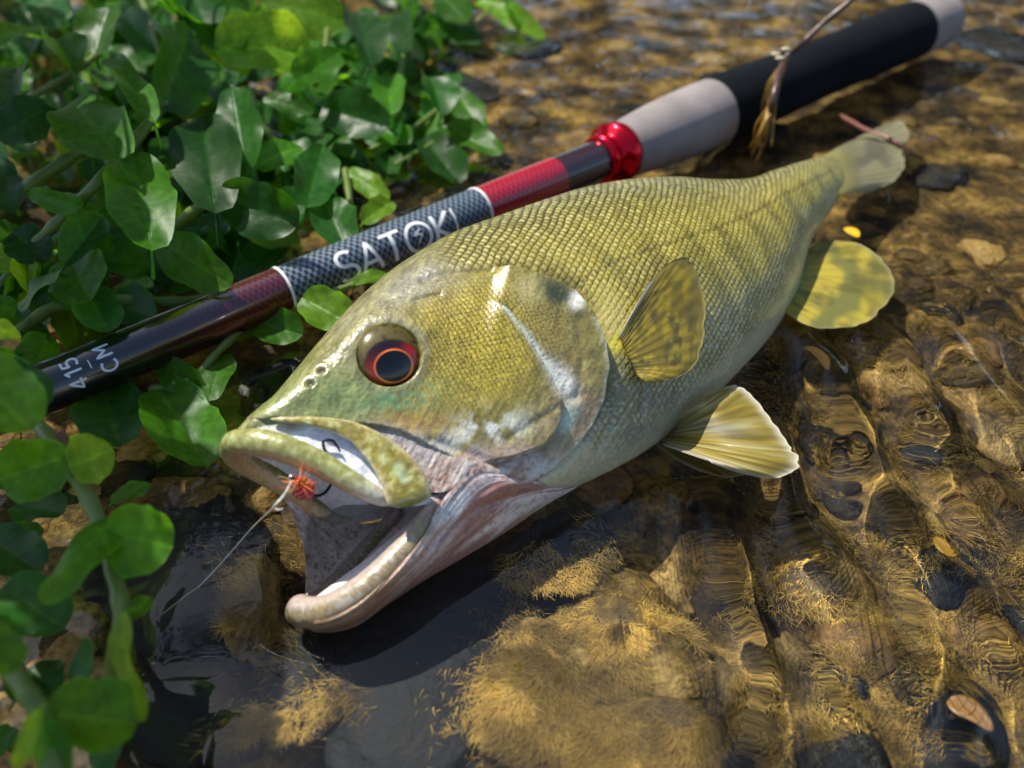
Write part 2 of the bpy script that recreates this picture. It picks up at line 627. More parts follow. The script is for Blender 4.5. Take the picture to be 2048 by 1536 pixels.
# algae: fine strands combed by the current
def algae():
    r = np.random.default_rng(5)
    pts = []
    spots = [(1100, 1400, 120, 120, 9000), (1250, 1280, 170, 130, 10000), (520, 1235, 75, 100, 4200), (1300, 1480, 200, 90, 7000),
             (1150, 1480, 160, 60, 4000), (540, 1480, 80, 40, 1500), (660, 1420, 60, 40, 500)]
    for cx, cy, sx, sy, n in spots:
        n = int(n * 2.2)
        pts.append(np.stack([r.normal(cx, sx * 0.55, n), r.normal(cy, sy * 0.55, n)], -1))
    n = 62000
    pts.append(np.stack([r.uniform(1000, 2100, n), r.uniform(600, 1560, n)], -1))
    n = 20000
    pts.append(np.stack([r.uniform(980, 2100, n), r.uniform(-20, 700, n)], -1))
    px = np.concatenate(pts)
    P = atz(px, -0.010)
    z = ground_z(P[:, 0], P[:, 1])
    P = atz(px, np.minimum(z, -0.008))
    z = ground_z(P[:, 0], P[:, 1])
    keep = fbm(P[:, :2], 90, 2, 77) > 0.40
    P, z = P[keep], z[keep]
    n = len(P)
    ang = 2.3 * (fbm(P[:, :2], 60, 2, 41) - 0.5) * 2.2 + r.normal(0, 0.5, n) - 2.3
    ln = r.uniform(0.0010, 0.0034, n)
    wd = r.uniform(0.00004, 0.00010, n)
    d = np.stack([np.cos(ang), np.sin(ang), np.zeros(n)], -1)
    s = np.stack([-np.sin(ang), np.cos(ang), np.zeros(n)], -1)
    up = np.array([0, 0, 1.0])
    base = np.stack([P[:, 0], P[:, 1], z - 0.0003], -1)
    lift = r.uniform(0.2, 1.0, n)[:, None]
    curl = r.normal(0, 0.35, n)[:, None]
    segs = []
    for t in (0, 0.4, 0.75, 1.0):
        c = base + d * (ln[:, None] * t) + up * (ln[:, None] * lift * (t - 0.45 * t * t)) + s * (curl * ln[:, None] * t * t)
        c[:, 2] = np.minimum(c[:, 2], -0.0080)
        w = wd[:, None] * (1.0 - 0.75 * t)
        segs += [c - s * w, c + s * w]
    A = np.stack(segs, 1)                    # n,8,3
    V = A.reshape(-1, 3)
    o = (np.arange(n) * 8)[:, None]
    F = np.concatenate([o + np.array([2 * j, 2 * j + 1, 2 * j + 3, 2 * j + 2]) for j in range(3)])
    tone = r.uniform(0.35, 1.3, n)[:, None] * (0.10 + 1.0 * fbm(P[:, :2], 70, 3, 19) + 0.9 * sstep(0.42, 0.66, fbm(P[:, :2], 130, 3, 29)))[:, None]
    hue = r.uniform(0, 1, n)[:, None]
    c = tone * (hue * np.array([0.62, 0.40, 0.095]) + (1 - hue) * np.array([0.38, 0.225, 0.040]))
    k = vcol_mat('algae_strand', 0.7)
    me = mesh_np('algae', V, F, np.repeat(c, 8, 0))
    ob = obj('algae', me, k.m)
    tag(ob, 'golden brown algae strands furring the stream bed stones', 'algae', kind='stuff')
    ob.cycles.is_caustics_receiver = True


algae()

# ------------------------------------------------------------------ the fish
def unit(v):
    v = np.asarray(v, float)
    return v / np.linalg.norm(v)


TH, EL, PHI, KB, XC = R(42.5), R(48.5), R(-2), 0.85, 0.105
L0 = np.array([math.cos(TH), math.sin(TH), 0])
LP = np.array([math.sin(TH), -math.cos(TH), 0])
N0 = LP * math.cos(EL) + np.array([0, 0, 1]) * math.sin(EL)
FL = L0 * math.cos(PHI) + np.array([0, 0, -1]) * math.sin(PHI)      # toward the tail
FN = unit(N0 - FL * (N0 @ FL))                                     # out of the left flank
FD = np.cross(FN, FL)                                              # toward the back
FP = atz((1250, 930), -0.0055)


def bend(x):
    x = np.maximum(x, 0)
    return np.where(x < XC, KB * x * x, KB * XC * XC + 2 * KB * XC * (x - XC))


def dbend(x):
    return np.where(x < 0, 0, 2 * KB * np.minimum(x, XC))


def fworld(q):
    """fish coordinates (x along, y up the back, h out of the left flank), metres"""
    q = np.asarray(q, float)
    return FP + q[..., 0:1] * FL + q[..., 1:2] * FD + (q[..., 2:3] - bend(q[..., 0:1])) * FN


def fpix(px, h):
    """photo pixel seen at lateral offset h (mm) -> fish coordinates"""
    px = np.asarray(px, float)
    h = np.broadcast_to(np.asarray(h, float) * 1e-3, px.shape[:-1])
    d = rays(px)
    dn, dl = d @ FN, d @ FL
    t = np.full(px.shape[:-1], 0.2)
    for _ in range(25):
        q = CAMP + t[..., None] * d - FP
        x = q @ FL
        t = t - (q @ FN + bend(x) - h) / (dn + dbend(x) * dl)
    q = CAMP + t[..., None] * d - FP
    return np.stack([q @ FL, q @ FD, h], -1)


def mirror(q):
    q = np.array(q)
    q[..., 2] *= -1
    return q


def blob(p, cx, cy, rx, ry, ang=0.0, soft=2.0):
    dx, dy = p[..., 0] - cx, p[..., 1] - cy
    a = R(ang)
    u = (dx * math.cos(a) + dy * math.sin(a)) / rx
    v = (-dx * math.sin(a) + dy * math.cos(a)) / ry
    return np.exp(-((u * u + v * v) ** (soft / 2)) * 1.0)


def mixc(c, w, col):
    w = np.clip(w, 0, 1)[..., None]
    return c * (1 - w) + np.asarray(col) * w


def scales(q, sx, sy, ang=0.0):
    """overlapping scale relief: height 0..1, tone, edge; q (..,2) in mm"""
    a = R(ang)
    x = q[..., 0] * math.cos(a) + q[..., 1] * math.sin(a)
    y = -q[..., 0] * math.sin(a) + q[..., 1] * math.cos(a)
    best = np.full(x.shape, -9.0)
    rr = np.zeros(x.shape)
    idn = np.zeros(x.shape)
    ky = np.floor(y / sy)
    for dj in (-1, 0, 1, 2):
        j = ky + dj
        off = np.where(np.mod(j, 2) == 0, 0.0, 0.5)
        ki = np.floor(x / sx - off)
        for di in (-1, 0, 1):
            i = ki + di
            ci = (i + off) * sx
            cj = j * sy
            dx = (x - ci) / (sx * 0.78)
            dy = (y - cj) / (sy * 1.08)
            r2 = dx * dx + dy * dy
            ok = (r2 < 1) & (dx > best)
            best = np.where(ok, dx, best)
            rr = np.where(ok, r2, rr)
            idn = np.where(ok, hash3(i.astype(np.int64), j.astype(np.int64), np.zeros_like(i, np.int64), 5), idn)
    hgt = np.clip(best * 0.5 + 0.5, 0, 1) * sstep(1.0, 0.72, rr)
    return hgt, idn, rr


C_ = dict(
    olive=lin(92, 88, 30), gold=lin(172, 156, 50), bright=lin(204, 186, 62), pale=lin(206, 198, 164), white=lin(232, 236, 236),
    grey=lin(150, 148, 144), bluegrey=lin(98, 108, 106), brown=lin(112, 78, 32), pink=lin(206, 166, 160), rose=lin(190, 128, 116),
    teal=lin(96, 176, 132), green=lin(142, 158, 96), dark=lin(36, 42, 26), lav=lin(190, 200, 226), tan=lin(196, 146, 92), umber=lin(62, 46, 22))

# --- columns of the left side, snout to tail: top, middle, bottom pixels, half width, bottom half width (mm)
COLS = [
    # T            M            B            W     hb
    (466, 868,   464, 874,   466, 880,    1.5,  1.0),
    (500, 833,   500, 850,   506, 866,    6.0,  6.0),
    (545, 793,   555, 828,   570, 868,    9.0,  9.5),
    (592, 738,   615, 800,   645, 880,   11.0, 11.5),
    (642, 678,   685, 775,   725, 912,   12.6, 13.0),
    (705, 608,   765, 745,   805, 962,   14.2, 14.5),
    (772, 548,   850, 720,   880, 985,   15.6, 15.6),
    (838, 503,   930, 700,   950, 952,   17.2, 16.4),
    (910, 463,  1005, 690,  1030, 955,   18.6, 15.2),
    (1000, 430, 1085, 680,  1112, 978,   19.4,  8.5),
    (1085, 400, 1170, 668,  1200, 962,   19.8,  0.0),
    (1170, 374, 1255, 638,  1288, 914,   20.0,  0.0),
    (1260, 358, 1335, 602,  1368, 852,   19.6,  0.0),
    (1350, 353, 1415, 560,  1448, 782,   18.6,  0.0),
    (1430, 358, 1490, 520,  1525, 698,   16.6,  0.0),
    (1500, 356, 1550, 470,  1590, 595,   13.6,  0.0),
    (1548, 340, 1590, 412,  1622, 485,   10.6,  0.0),
    (1605, 322, 1632, 372,  1660, 425,    7.5,  0.0),
    (1650, 312, 1668, 346,  1686, 384,    4.0,  0.0),
    (1676, 318, 1686, 344,  1696, 370,    0.8,  0.0)]
CT = np.array(COLS, float)

GILL = [(985, 532), (1040, 543), (1100, 560), (1150, 585), (1185, 630), (1208, 690), (1214, 740), (1203, 800), (1178, 850), (1140, 900), (1085, 948), (1020, 975)]
PREOP = [(975, 590), (1020, 630), (1062, 690), (1098, 750), (1118, 800), (1112, 850), (1080, 890), (1020, 915), (960, 925)]
SUBORB = [(540, 838), (600, 838), (680, 848), (745, 852), (800, 862), (845, 885), (890, 905)]
EYE = (779, 712)


def flesh(mm3):
    a_, b_ = fbm(mm3 * np.array([0.5, 1.3, 1.0]), 0.5, 4, 95), fbm(mm3, 1.5, 3, 96)
    c = mixc(np.broadcast_to(lin(206, 184, 176), a_.shape + (3,)), sstep(0.50, 0.66, a_) * 0.8, lin(160, 116, 100))
    c = mixc(c, sstep(0.46, 0.36, a_) * 0.8, lin(214, 208, 204))
    return mixc(c, sstep(0.56, 0.68, b_) * 0.5, lin(96, 70, 56))


def side_patch(nu, nv, detail=True):
    ncol = len(CT)
    u = np.linspace(0, ncol - 1, nu)
    s = np.linspace(0, 1, nv)
    v = 0.45 * s + 0.55 * (1 - np.cos(math.pi * s)) / 2
    c = cr(CT, u)
    T, M, B, W, HB = c[:, None, 0:2], c[:, None, 2:4], c[:, None, 4:6], c[:, 6][:, None], np.maximum(c[:, 7], 0)[:, None]
    vv = v[None, :, None]
    # quadratic through the middle point
    P = T * (2 * (vv - 0.5) * (vv - 1)) + M * (4 * vv * (1 - vv)) + B * (2 * vv * (vv - 0.5))
    v2 = v[None, :]
    e = np.clip(1 - np.abs(2 * v2 - 1) ** 2.3, 0, 1) ** 0.52
    h = np.where(v2 < 0.5, W * e, HB + (W - HB) * e)
    q = fpix(P, h)
    mm = q[..., :2] * 1e3
    mm3 = np.concatenate([mm, q[..., 2:] * 1e3], -1)
    # ---- relief, mm along the normal
    d = np.zeros(h.shape)
    dg, sg, ag = polyd(P, GILL)
    dp, sp_, ap = polyd(P, PREOP)
    inside_g = np.where(sg > 0, 1.0, -1.0)       # head side of the gill edge
    sdg = dg * inside_g
    ends = sstep(0.0, 0.06, ag) * sstep(1.0, 0.94, ag)
    d += ends * (2.3 * sstep(-2, 4, sdg) * np.exp(-np.maximum(sdg, 0) / 90) - 1.8 * np.exp(-(np.maximum(-sdg, 0) / 18) ** 2) * sstep(5, -2, sdg))
    sdp = dp * np.where(sp_ > 0, 1.0, -1.0)
    endp = sstep(0.0, 0.12, ap) * sstep(1.0, 0.9, ap)
    d += endp * (1.2 * sstep(-3, 4, sdp) * np.exp(-np.maximum(sdp, 0) / 60) - 0.7 * np.exp(-(sdp / 12) ** 2) * (sdp < 0))
    ds, ss, as_ = polyd(P, SUBORB)
    sds = ds * np.where(ss > 0, -1.0, 1.0)
    d += 0.6 * sstep(-3, 6, sds) * np.exp(-np.maximum(sds, 0) / 40) * sstep(1, 0.85, as_) - 0.5 * np.exp(-(sds / 16) ** 2) * (sds < 0)
    ex, ey = P[..., 0] - EYE[0], P[..., 1] - EYE[1]
    re = np.hypot(ex / 67, ey / 63)
    d += -5.0 * sstep(1.0, 0.80, re) + 0.10 * np.exp(-((re - 1.10) / 0.12) ** 2)
    brow, _, _ = polyd(P, [(690, 690), (740, 640), (800, 628), (850, 660)])
    d += 0.7 * np.exp(-(brow / 22) ** 2)
    for a, b, w, am in [([(845, 560), (900, 545), (985, 540)], 0, 7, -0.55), ([(830, 600), (880, 588)], 0, 5, -0.4),
                        ([(860, 880), (930, 905), (1000, 930)], 0, 9, -0.5), ([(1150, 640), (1160, 720), (1150, 800)], 0, 8, -0.3),
                        ([(1010, 880), (1090, 830), (1150, 790)], 0, 8, -0.3), ([(1215, 760), (1222, 830), (1200, 900)], 0, 12, -0.7),
                        ([(1270, 700), (1290, 760), (1285, 820)], 0, 8, -0.5)]:
        dd, _, _ = polyd(P, a)
        d += am * np.exp(-(dd / w) ** 2)
    for x0, y0 in [(620, 768), (643, 742)]:
        d += -0.6 * blob(P, x0, y0, 7, 5) + 0.12 * np.exp(-((np.hypot(P[..., 0] - x0, P[..., 1] - y0) - 13) / 5) ** 2)
    d += 0.9 * (fbm(mm3, 0.09, 3, 2) - 0.5)
    body = sstep(-8, 22, -sdg) * (1 - np.exp(-(dg / 10) ** 2))
    nape = sstep(0, 1, (v2 < 0.30) * 1.0) * sstep(830, 930, P[..., 0]) * sstep(560, 520, P[..., 1] + 0.0)
    body = np.clip(np.where(P[..., 0] > 1215, np.maximum(body, sstep(1215, 1245, P[..., 0])), body), 0, 1)
    body = np.clip(np.maximum(body * (P[..., 0] > 985), nape), 0, 1)
    wp = np.stack([fbm(mm3, 0.12, 2, 3), fbm(mm3, 0.12, 2, 4)], -1) - 0.5
    wf = np.stack([vnoise(mm3, 0.8, 5), vnoise(mm3, 0.8, 6)], -1) - 0.5
    sc_h, sc_id, sc_r = scales(mm + 1.6 * wp + 0.16 * wf, 2.15, 1.18, -24)
    cheek = blob(P, 955, 680, 125, 150, 62, 4) * sstep(1.1, 1.2, re) * (P[..., 1] < 900)
    op = blob(P, 1120, 690, 60, 120, -20, 4)
    ck_h, ck_id, ck_r = scales(mm + 2.5 * wp + 0.55 * wf, 1.32, 0.84, 35)
    small = np.clip(cheek + 0.5 * op, 0, 1)
    belly = sstep(0.80, 0.93, v2) * np.ones_like(h)
    pit = fbm(mm3, 1.6, 3, 8) - 0.5
    if detail:
        d += body * (1 - 0.6 * belly) * 0.27 * (sc_h - 0.5)
        d += small * (1 - body) * 0.26 * (ck_h - 0.5)
        d += (1 - np.clip(body + cheek, 0, 1)) * 0.16 * pit
    # ---- colour
    n1 = fbm(mm3, 0.35, 4, 11)
    n2 = fbm(mm3, 1.4, 3, 12)
    n3 = fbm(mm3 * np.array([1, 0.35, 1]), 0.20, 3, 13)
    t = v2 + 0.10 * (n3 - 0.5)
    col = mixc(np.broadcast_to(C_['olive'], h.shape + (3,)), sstep(0.02, 0.30, t), C_['gold'])
    col = mixc(col, sstep(0.30, 0.52, t) * 0.5, C_['bright'])
    col = mixc(col, sstep(0.60, 0.80, t) * 0.75, C_['bluegrey'])
    col = mixc(col, sstep(0.80, 0.93, t), C_['pale'])
    col = mixc(col, body * sstep(0.48, 0.62, n3) * sstep(0.25, 0.4, t) * sstep(0.9, 0.7, t) * 0.55, C_['olive'])
    # scales: pale centres, dark rims
    if detail:
        rim = sstep(0.55, 0.95, sc_r)
        col = mixc(col, body * rim * 0.72 * (1 - belly), C_['umber'] * 1.3)
        col = mixc(col, body * sstep(0.55, 0.15, sc_r) * (0.25 + 0.55 * sc_id) * (1 - 0.5 * belly) * 0.8, lin(238, 228, 150))
    ll, _, al = polyd(P, [(1165, 560), (1240, 520), (1330, 490), (1420, 462), (1500, 430), (1580, 385), (1660, 345)])
    d += -0.12 * np.exp(-(ll / 5) ** 2) * body
    col = mixc(col, np.exp(-(ll / 4.5) ** 2) * body * (0.35 + 0.3 * np.sin(al * 320)), C_['umber'])
    bars = np.sin(mm[..., 0] * 0.42 + 3.0 * n3) * 0.5 + 0.5
    col = mixc(col, body * sstep(0.55, 0.9, bars) * sstep(0.12, 0.3, t) * sstep(0.85, 0.6, t) * 0.40 * (0.4 + n1), lin(78, 74, 28))
    # head
    head = np.clip(sstep(-6, 4, sdg) * (P[..., 0] < 1216) + (P[..., 0] < 985), 0, 1)
    head = head * (1 - nape)
    hc = mixc(np.broadcast_to(lin(140, 132, 70), h.shape + (3,)), blob(P, 600, 800, 120, 60, -35), C_['green'])
    hc = mixc(hc, blob(P, 640, 740, 130, 26, -50) * 0.5, lin(120, 108, 58))
    hc = mixc(hc, blob(P, 850, 560, 110, 42, -25, 3) * 0.75, C_['grey'])  # two grey patches: wet sheen of the forehead painted into the colour
    hc = mixc(hc, blob(P, 700, 640, 60, 22, -45) * 0.4, C_['grey'])
    hc = mixc(hc, cheek * (0.55 + 0.6 * n1), lin(168, 146, 34))
    hc = mixc(hc, blob(P, 985, 715, 75, 85, 50) * 0.6 * n2 * 1.5, lin(226, 200, 40))
    if detail:
        hc = mixc(hc, small * sstep(0.45, 0.9, ck_r) * 0.85, C_['umber'] * 1.2)
        hc = mixc(hc, cheek * sstep(0.6, 0.1, ck_r) * (0.3 + 0.7 * ck_id) * 0.8, lin(236, 218, 90))
    hc = mixc(hc, op * 0.5 * (0.4 + n1), lin(160, 140, 76))
    hc = mixc(hc, blob(P, 790, 800, 90, 26, -12) * 0.75 * sstep(0.35, 0.6, n2), C_['teal'])
    hc = mixc(hc, blob(P, 690, 800, 80, 50, -20) * 0.55, lin(140, 172, 110))
    hc = mixc(hc, blob(P, 965, 860, 95, 34, -8, 3) * sstep(0.35, 0.58, n1) * 0.9, lin(226, 234, 230))
    hc = mixc(hc, blob(P, 840, 850, 85, 26, 6, 3) * 0.85, lin(178, 140, 56))
    st = fbm(mm3 @ np.array([[0.86, 0.5, 0], [-0.5, 0.86, 0], [0, 0, 1.0]]).T * np.array([0.35, 1.6, 1.0]), 0.9, 3, 14)
    hc = mixc(hc, sstep(14, -22, sds + 40 * (st - 0.5)) * sstep(1.0, 0.8, as_ + 0.3 * (st - 0.5)) * blob(P, 760, 900, 230, 60, 20, 4), lin(186, 184, 190))
    hc = mixc(hc, blob(P, 850, 905, 110, 34, 25) * sstep(0.5, 0.68, st) * 0.7, lin(196, 160, 140))
    hc = mixc(hc, blob(P, 830, 900, 70, 18, 32) * 0.7, C_['lav'])
    hc = mixc(hc, blob(P, 905, 900, 80, 34, 12) * sstep(0.3, 0.65, st) * 0.8, lin(216, 222, 222))
    hc = mixc(hc, blob(P, 1010, 935, 130, 34, -3) * 0.9, lin(196, 150, 128))
    hc = mixc(hc, blob(P, 915, 955, 90, 36, -20) * 0.75, lin(170, 126, 100))
    hc = mixc(hc, blob(P, 1145, 840, 70, 60, -40) * 0.75 * (0.5 + n1), lin(176, 142, 118))
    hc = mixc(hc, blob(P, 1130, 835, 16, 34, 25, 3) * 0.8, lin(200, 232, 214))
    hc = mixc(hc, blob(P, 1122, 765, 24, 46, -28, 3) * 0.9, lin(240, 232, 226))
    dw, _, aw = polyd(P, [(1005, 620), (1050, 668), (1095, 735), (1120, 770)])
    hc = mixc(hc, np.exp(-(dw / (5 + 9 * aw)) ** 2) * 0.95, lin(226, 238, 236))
    hc = mixc(hc, np.exp(-(dp / 3.0) ** 2) * endp * 0.5, lin(236, 236, 210))
    hc = mixc(hc, blob(P, 1055, 585, 34, 26, 20) * 0.75, lin(214, 202, 140))
    hc = mixc(hc, blob(P, 1105, 592, 36, 22, 28, 3) * 0.95, lin(40, 62, 46))
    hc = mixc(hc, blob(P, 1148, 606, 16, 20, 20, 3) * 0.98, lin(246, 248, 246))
    hc = mixc(hc, np.exp(-(np.maximum(sdg - 3, 0) / 7) ** 2) * ends * 0.7 * (P[..., 1] > 640), lin(214, 218, 200))
    hc = mixc(hc, np.exp(-((re - 1.14) / 0.12) ** 2) * 0.35 * n1 * 1.6, C_['grey'])
    hc = mixc(hc, sstep(1.02, 0.9, re), lin(70, 62, 36))
    for x0, y0 in [(620, 768), (643, 742)]:
        hc = mixc(hc, blob(P, x0, y0, 9, 7, 0, 3) * 0.9, lin(92, 64, 34))
    st = fbm(mm3 @ np.array([[0.86, 0.5, 0], [-0.5, 0.86, 0], [0, 0, 1.0]]).T * np.array([0.35, 1.6, 1.0]), 0.9, 3, 14)
    off = 1 - 0.8 * cheek
    hc = mixc(hc, sstep(0.55, 0.70, st) * 0.42 * off, lin(92, 78, 40))
    hc = mixc(hc, sstep(0.45, 0.30, st) * 0.30 * off, lin(214, 206, 130))
    hc = mixc(hc, sstep(0.60, 0.72, n2) * 0.30 * off, C_['umber'])
    hc = hc * (0.72 + 0.56 * n1)[..., None]
    zone = sstep(14, -22, sds + 30 * (st - 0.5)) * blob(P, 830, 925, 130, 52, 22, 4) * 0.6
    hc = hc * (1 - zone[..., None]) + flesh(mm3 * np.array([0.8, 1.0, 1.0]) + 31.0) * zone[..., None]
    d += 0.5 * (st - 0.5) * blob(P, 850, 920, 130, 50, 22, 4)
    low = sstep(0.86, 0.97, v2 + 0.10 * (n1 - 0.5)) * sstep(780, 880, P[..., 0]) * (P[..., 0] < 1150)
    fl = flesh(mm3)
    hc = hc * (1 - low[..., None]) + fl * low[..., None]
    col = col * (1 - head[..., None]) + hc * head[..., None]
    # behind the gill edge: yellow pectoral root, then a mottled blue grey
    col = mixc(col, blob(P, 1228, 640, 34, 60, -20, 3) * (1 - head) * 0.8, lin(224, 206, 120))
    col = mixc(col, blob(P, 1236, 690, 20, 18, 0) * 0.9, lin(240, 222, 60))
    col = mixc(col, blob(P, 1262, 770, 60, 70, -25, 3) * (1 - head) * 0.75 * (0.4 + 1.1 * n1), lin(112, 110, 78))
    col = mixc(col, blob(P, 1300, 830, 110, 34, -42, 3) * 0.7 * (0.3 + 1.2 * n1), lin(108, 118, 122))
    col = mixc(col, sstep(0.56, 0.7, n2) * body * sstep(0.55, 0.75, t) * 0.5, lin(206, 214, 196))
    col = mixc(col, sstep(1540, 1700, P[..., 0]) * 0.35, lin(150, 150, 96))
    # ---- apply relief along the surface normal
    w = fworld(q)
    du, dv = np.gradient(w, axis=0), np.gradient(w, axis=1)
    n = np.cross(du, dv)
    n /= np.linalg.norm(n, axis=-1, keepdims=True) + 1e-15
    sign = np.sign((n[nu // 2, nv // 2] @ FN))
    edge = sstep(0.0, 0.02, v2) * np.where(HB < 0.5, sstep(1.0, 0.98, v2), 1.0)
    nl = np.stack([n @ FL, n @ FD, n @ FN], -1) * sign
    q = q + nl * (d * edge)[..., None] * 1e-3
    return q, col * np.array([0.74, 0.735, 0.70])


FB = Build()


def add_patch(q, col, flip=False):
    nu, nv = q.shape[:2]
    F = gridfaces(nu, nv)
    FB.add(fworld(q).reshape(-1, 3), F[:, ::-1] if flip else F, col.reshape(-1, 3))


q, c = side_patch(820, 300)
add_patch(q, c, True)
q, c = side_patch(300, 110, False)
add_patch(mirror(q), c)

# --- lower jaw outer side
JAW = np.array([
    # T(x,y,h)          B(x,y)
    (594, 1224, 0.2,    604, 1244), (640, 1240, 9.5,    634, 1266), (718, 1204, 14.2,   706, 1259), (788, 1142, 16.4,   780, 1210),
    (846, 1074, 17.6,   850, 1165), (884, 1000, 17.2,    935, 1118), (950, 946, 16.9,   1030, 1063), (1030, 952, 15.4,  1085, 1022),
    (1112, 970, 8.7,   1140, 990), (1202, 957, 0.1,   1206, 957)], float)


def jaw_patch(nu, nv):
    u = np.linspace(0, len(JAW) - 1, nu)
    c = cr(JAW, u)
    s = np.linspace(0, 1, nv)
    v = (0.5 * s + 0.5 * np.sin(s * math.pi / 2))[None, :]
    P = c[:, None, 0:2] * (1 - v[..., None]) + c[:, None, 3:5] * v[..., None]
    h = c[:, 2][:, None] * np.clip(1 - v ** 2.1, 0, 1) ** 0.55
    q = fpix(P, h)
    mm3 = q * 1e3
    st = fbm(np.stack([u[:, None] * 0.5 + 0 * v, v * 9 + u[:, None] * 0.9], -1), 1.0, 3, 4)
    n2 = fbm(mm3, 1.2, 3, 15)
    hh = np.zeros(h.shape)
    for line, w, am in [([(860, 1090), (960, 1010), (1080, 985)], 10, -0.9), ([(840, 1160), (960, 1060), (1060, 1005)], 9, -0.7),
                        ([(900, 1050), (1000, 975), (1090, 962)], 12, 0.5), ([(760, 1195), (850, 1110), (900, 1050)], 7, -0.5)]:
        dd, _, _ = polyd(P, line)
        hh += am * np.exp(-(dd / w) ** 2)
    hh += 0.8 * (st - 0.5)
    q[..., 2] += hh * 1e-3 * np.clip(1 - v ** 4, 0, 1) * sstep(0, 1, u)[:, None]
    col = mixc(np.broadcast_to(C_['pink'], h.shape + (3,)), sstep(0.40, 0.62, st) * 0.8, lin(232, 214, 204))
    col = mixc(col, sstep(0.54, 0.40, st) * 0.6, lin(176, 118, 104))
    col = mixc(col, blob(P, 905, 1010, 46, 26, -50, 3) * 0.9, lin(236, 240, 232))
    col = mixc(col, blob(P, 880, 950, 40, 36, -30) * 0.8, lin(176, 122, 92))
    col = mixc(col, blob(P, 1080, 1000, 120, 24, -28) * 0.5, lin(226, 220, 214))
    col = mixc(col, sstep(0.8, 1.0, v + 0.25 * (n2 - 0.5)) * 0.55, lin(212, 204, 186))
    col = mixc(col, blob(P, 740, 1200, 130, 46, -38) * 0.9, lin(158, 106, 58))
    col = mixc(col, blob(P, 640, 1245, 60, 34, 0) * 0.9, lin(112, 96, 64))
    col = mixc(col, sstep(0.22, 0.02, v) * sstep(5.2, 4.2, u)[:, None] * 0.6, lin(140, 122, 86))
    top_ = (sstep(0.30, 0.05, v) * sstep(4.2, 5.2, u)[:, None])[..., None]
    col = col * (1 - top_) + flesh(mm3) * top_
    col = mixc(col, sstep(0.55, 0.70, n2) * 0.45, lin(112, 84, 70))
    col = mixc(col, sstep(0.50, 0.36, st) * 0.5, lin(150, 96, 80))
    return q, col * 0.88


q, c = jaw_patch(260, 110)
add_patch(q, c, True)
add_patch(mirror(q)[::2, ::2], c[::2, ::2])


# --- lips: swept tubes, left end to symphysis to right end
def lip(ctrl, seg, nu, colf, squash=1.0, mirrored=True):
    """ctrl rows: px, py, h(mm), r(mm)"""
    c = np.array(ctrl, float)
    loc = fpix(c[:, :2], c[:, 2])
    full = np.concatenate([loc, mirror(loc)[-2::-1]]) if mirrored else loc
    rad = np.concatenate([c[:, 3], c[-2::-1, 3]]) if mirrored else c[:, 3]
    u = np.linspace(0, len(full) - 1, nu)
    path, rr = cr(full, u), cr(rad, u) * 1e-3
    T = np.gradient(path, axis=0)
    T /= np.linalg.norm(T, axis=1, keepdims=True)
    upv = np.array([0.0, 1.0, 0.0])
    A = upv - T * (T @ upv)[:, None]
    A /= np.linalg.norm(A, axis=1, keepdims=True)
    Bv = np.cross(T, A)
    ang = np.arange(seg) / seg * 2 * math.pi
    off = np.cos(ang)[None, :, None] * A[:, None] + squash * np.sin(ang)[None, :, None] * Bv[:, None]
    q = path[:, None] + rr[:, None, None] * off
    mm3 = q * 1e3
    q = q + off * ((fbm(mm3, 0.6, 3, 6) - 0.5) * 0.3e-3)[..., None]
    col = colf(np.broadcast_to(u[:, None] / (len(full) - 1), q.shape[:2]), np.broadcast_to(ang[None], q.shape[:2]), mm3)
    F = gridfaces(nu, seg, True)
    FB.add(fworld(q).reshape(-1, 3), F, col.reshape(-1, 3))
    return path


def upper_lip_col(u, ang, mm):
    n = fbm(mm, 1.1, 3, 22)
    c = mixc(np.broadcast_to(lin(146, 146, 78), u.shape + (3,)), sstep(0.5, 0.7, n) * 0.6, lin(112, 104, 44))
    c = mixc(c, sstep(0.48, 0.3, n) * 0.5, lin(190, 200, 150))
    c = mixc(c, sstep(-0.05, -0.55, np.cos(ang)) * 0.85, lin(206, 160, 112))
    return mixc(c, sstep(0.17, 0.05, np.minimum(u, 1 - u)) * 0.7, lin(226, 216, 206)) * 0.92


UPPER = [(792, 1002, 16.4, 0.9), (758, 994, 16.6, 1.7), (706, 966, 15.8, 2.3), (636, 926, 13.8, 2.6), (574, 899, 12.0, 2.8),
         (522, 886, 9.4, 2.8), (482, 884, 5.0, 2.7), (468, 889, 0.0, 2.7)]
lip(UPPER, 24, 240, upper_lip_col)


def lower_lip_col(u, ang, mm):
    n = fbm(mm, 1.0, 3, 23)
    c = mixc(np.broadcast_to(lin(128, 112, 80), u.shape + (3,)), sstep(0.5, 0.68, n) * 0.6, lin(164, 146, 100))
    c = mixc(c, sstep(0.45, 0.32, n) * 0.3, lin(226, 224, 220))
    c = mixc(c, sstep(0.45, 0.95, np.cos(ang)) * 0.65, lin(196, 176, 168))
    c = mixc(c, sstep(0.30, -0.5, np.cos(ang)) * 0.75, lin(142, 112, 72))
    return mixc(c, sstep(0.14, 0.03, np.minimum(u, 1 - u)) * 0.8, lin(196, 158, 150)) * 0.92


LOWER = [(876, 990, 13.0, 1.2), (862, 1024, 14.2, 2.0), (838, 1066, 14.6, 2.7), (788, 1126, 13.4, 3.1), (722, 1186, 11.0, 3.3), (660, 1220, 7.4, 3.3),
         (618, 1224, 3.4, 3.1), (603, 1218, 0.0, 3.0)]
lip(LOWER, 24, 240, lower_lip_col)


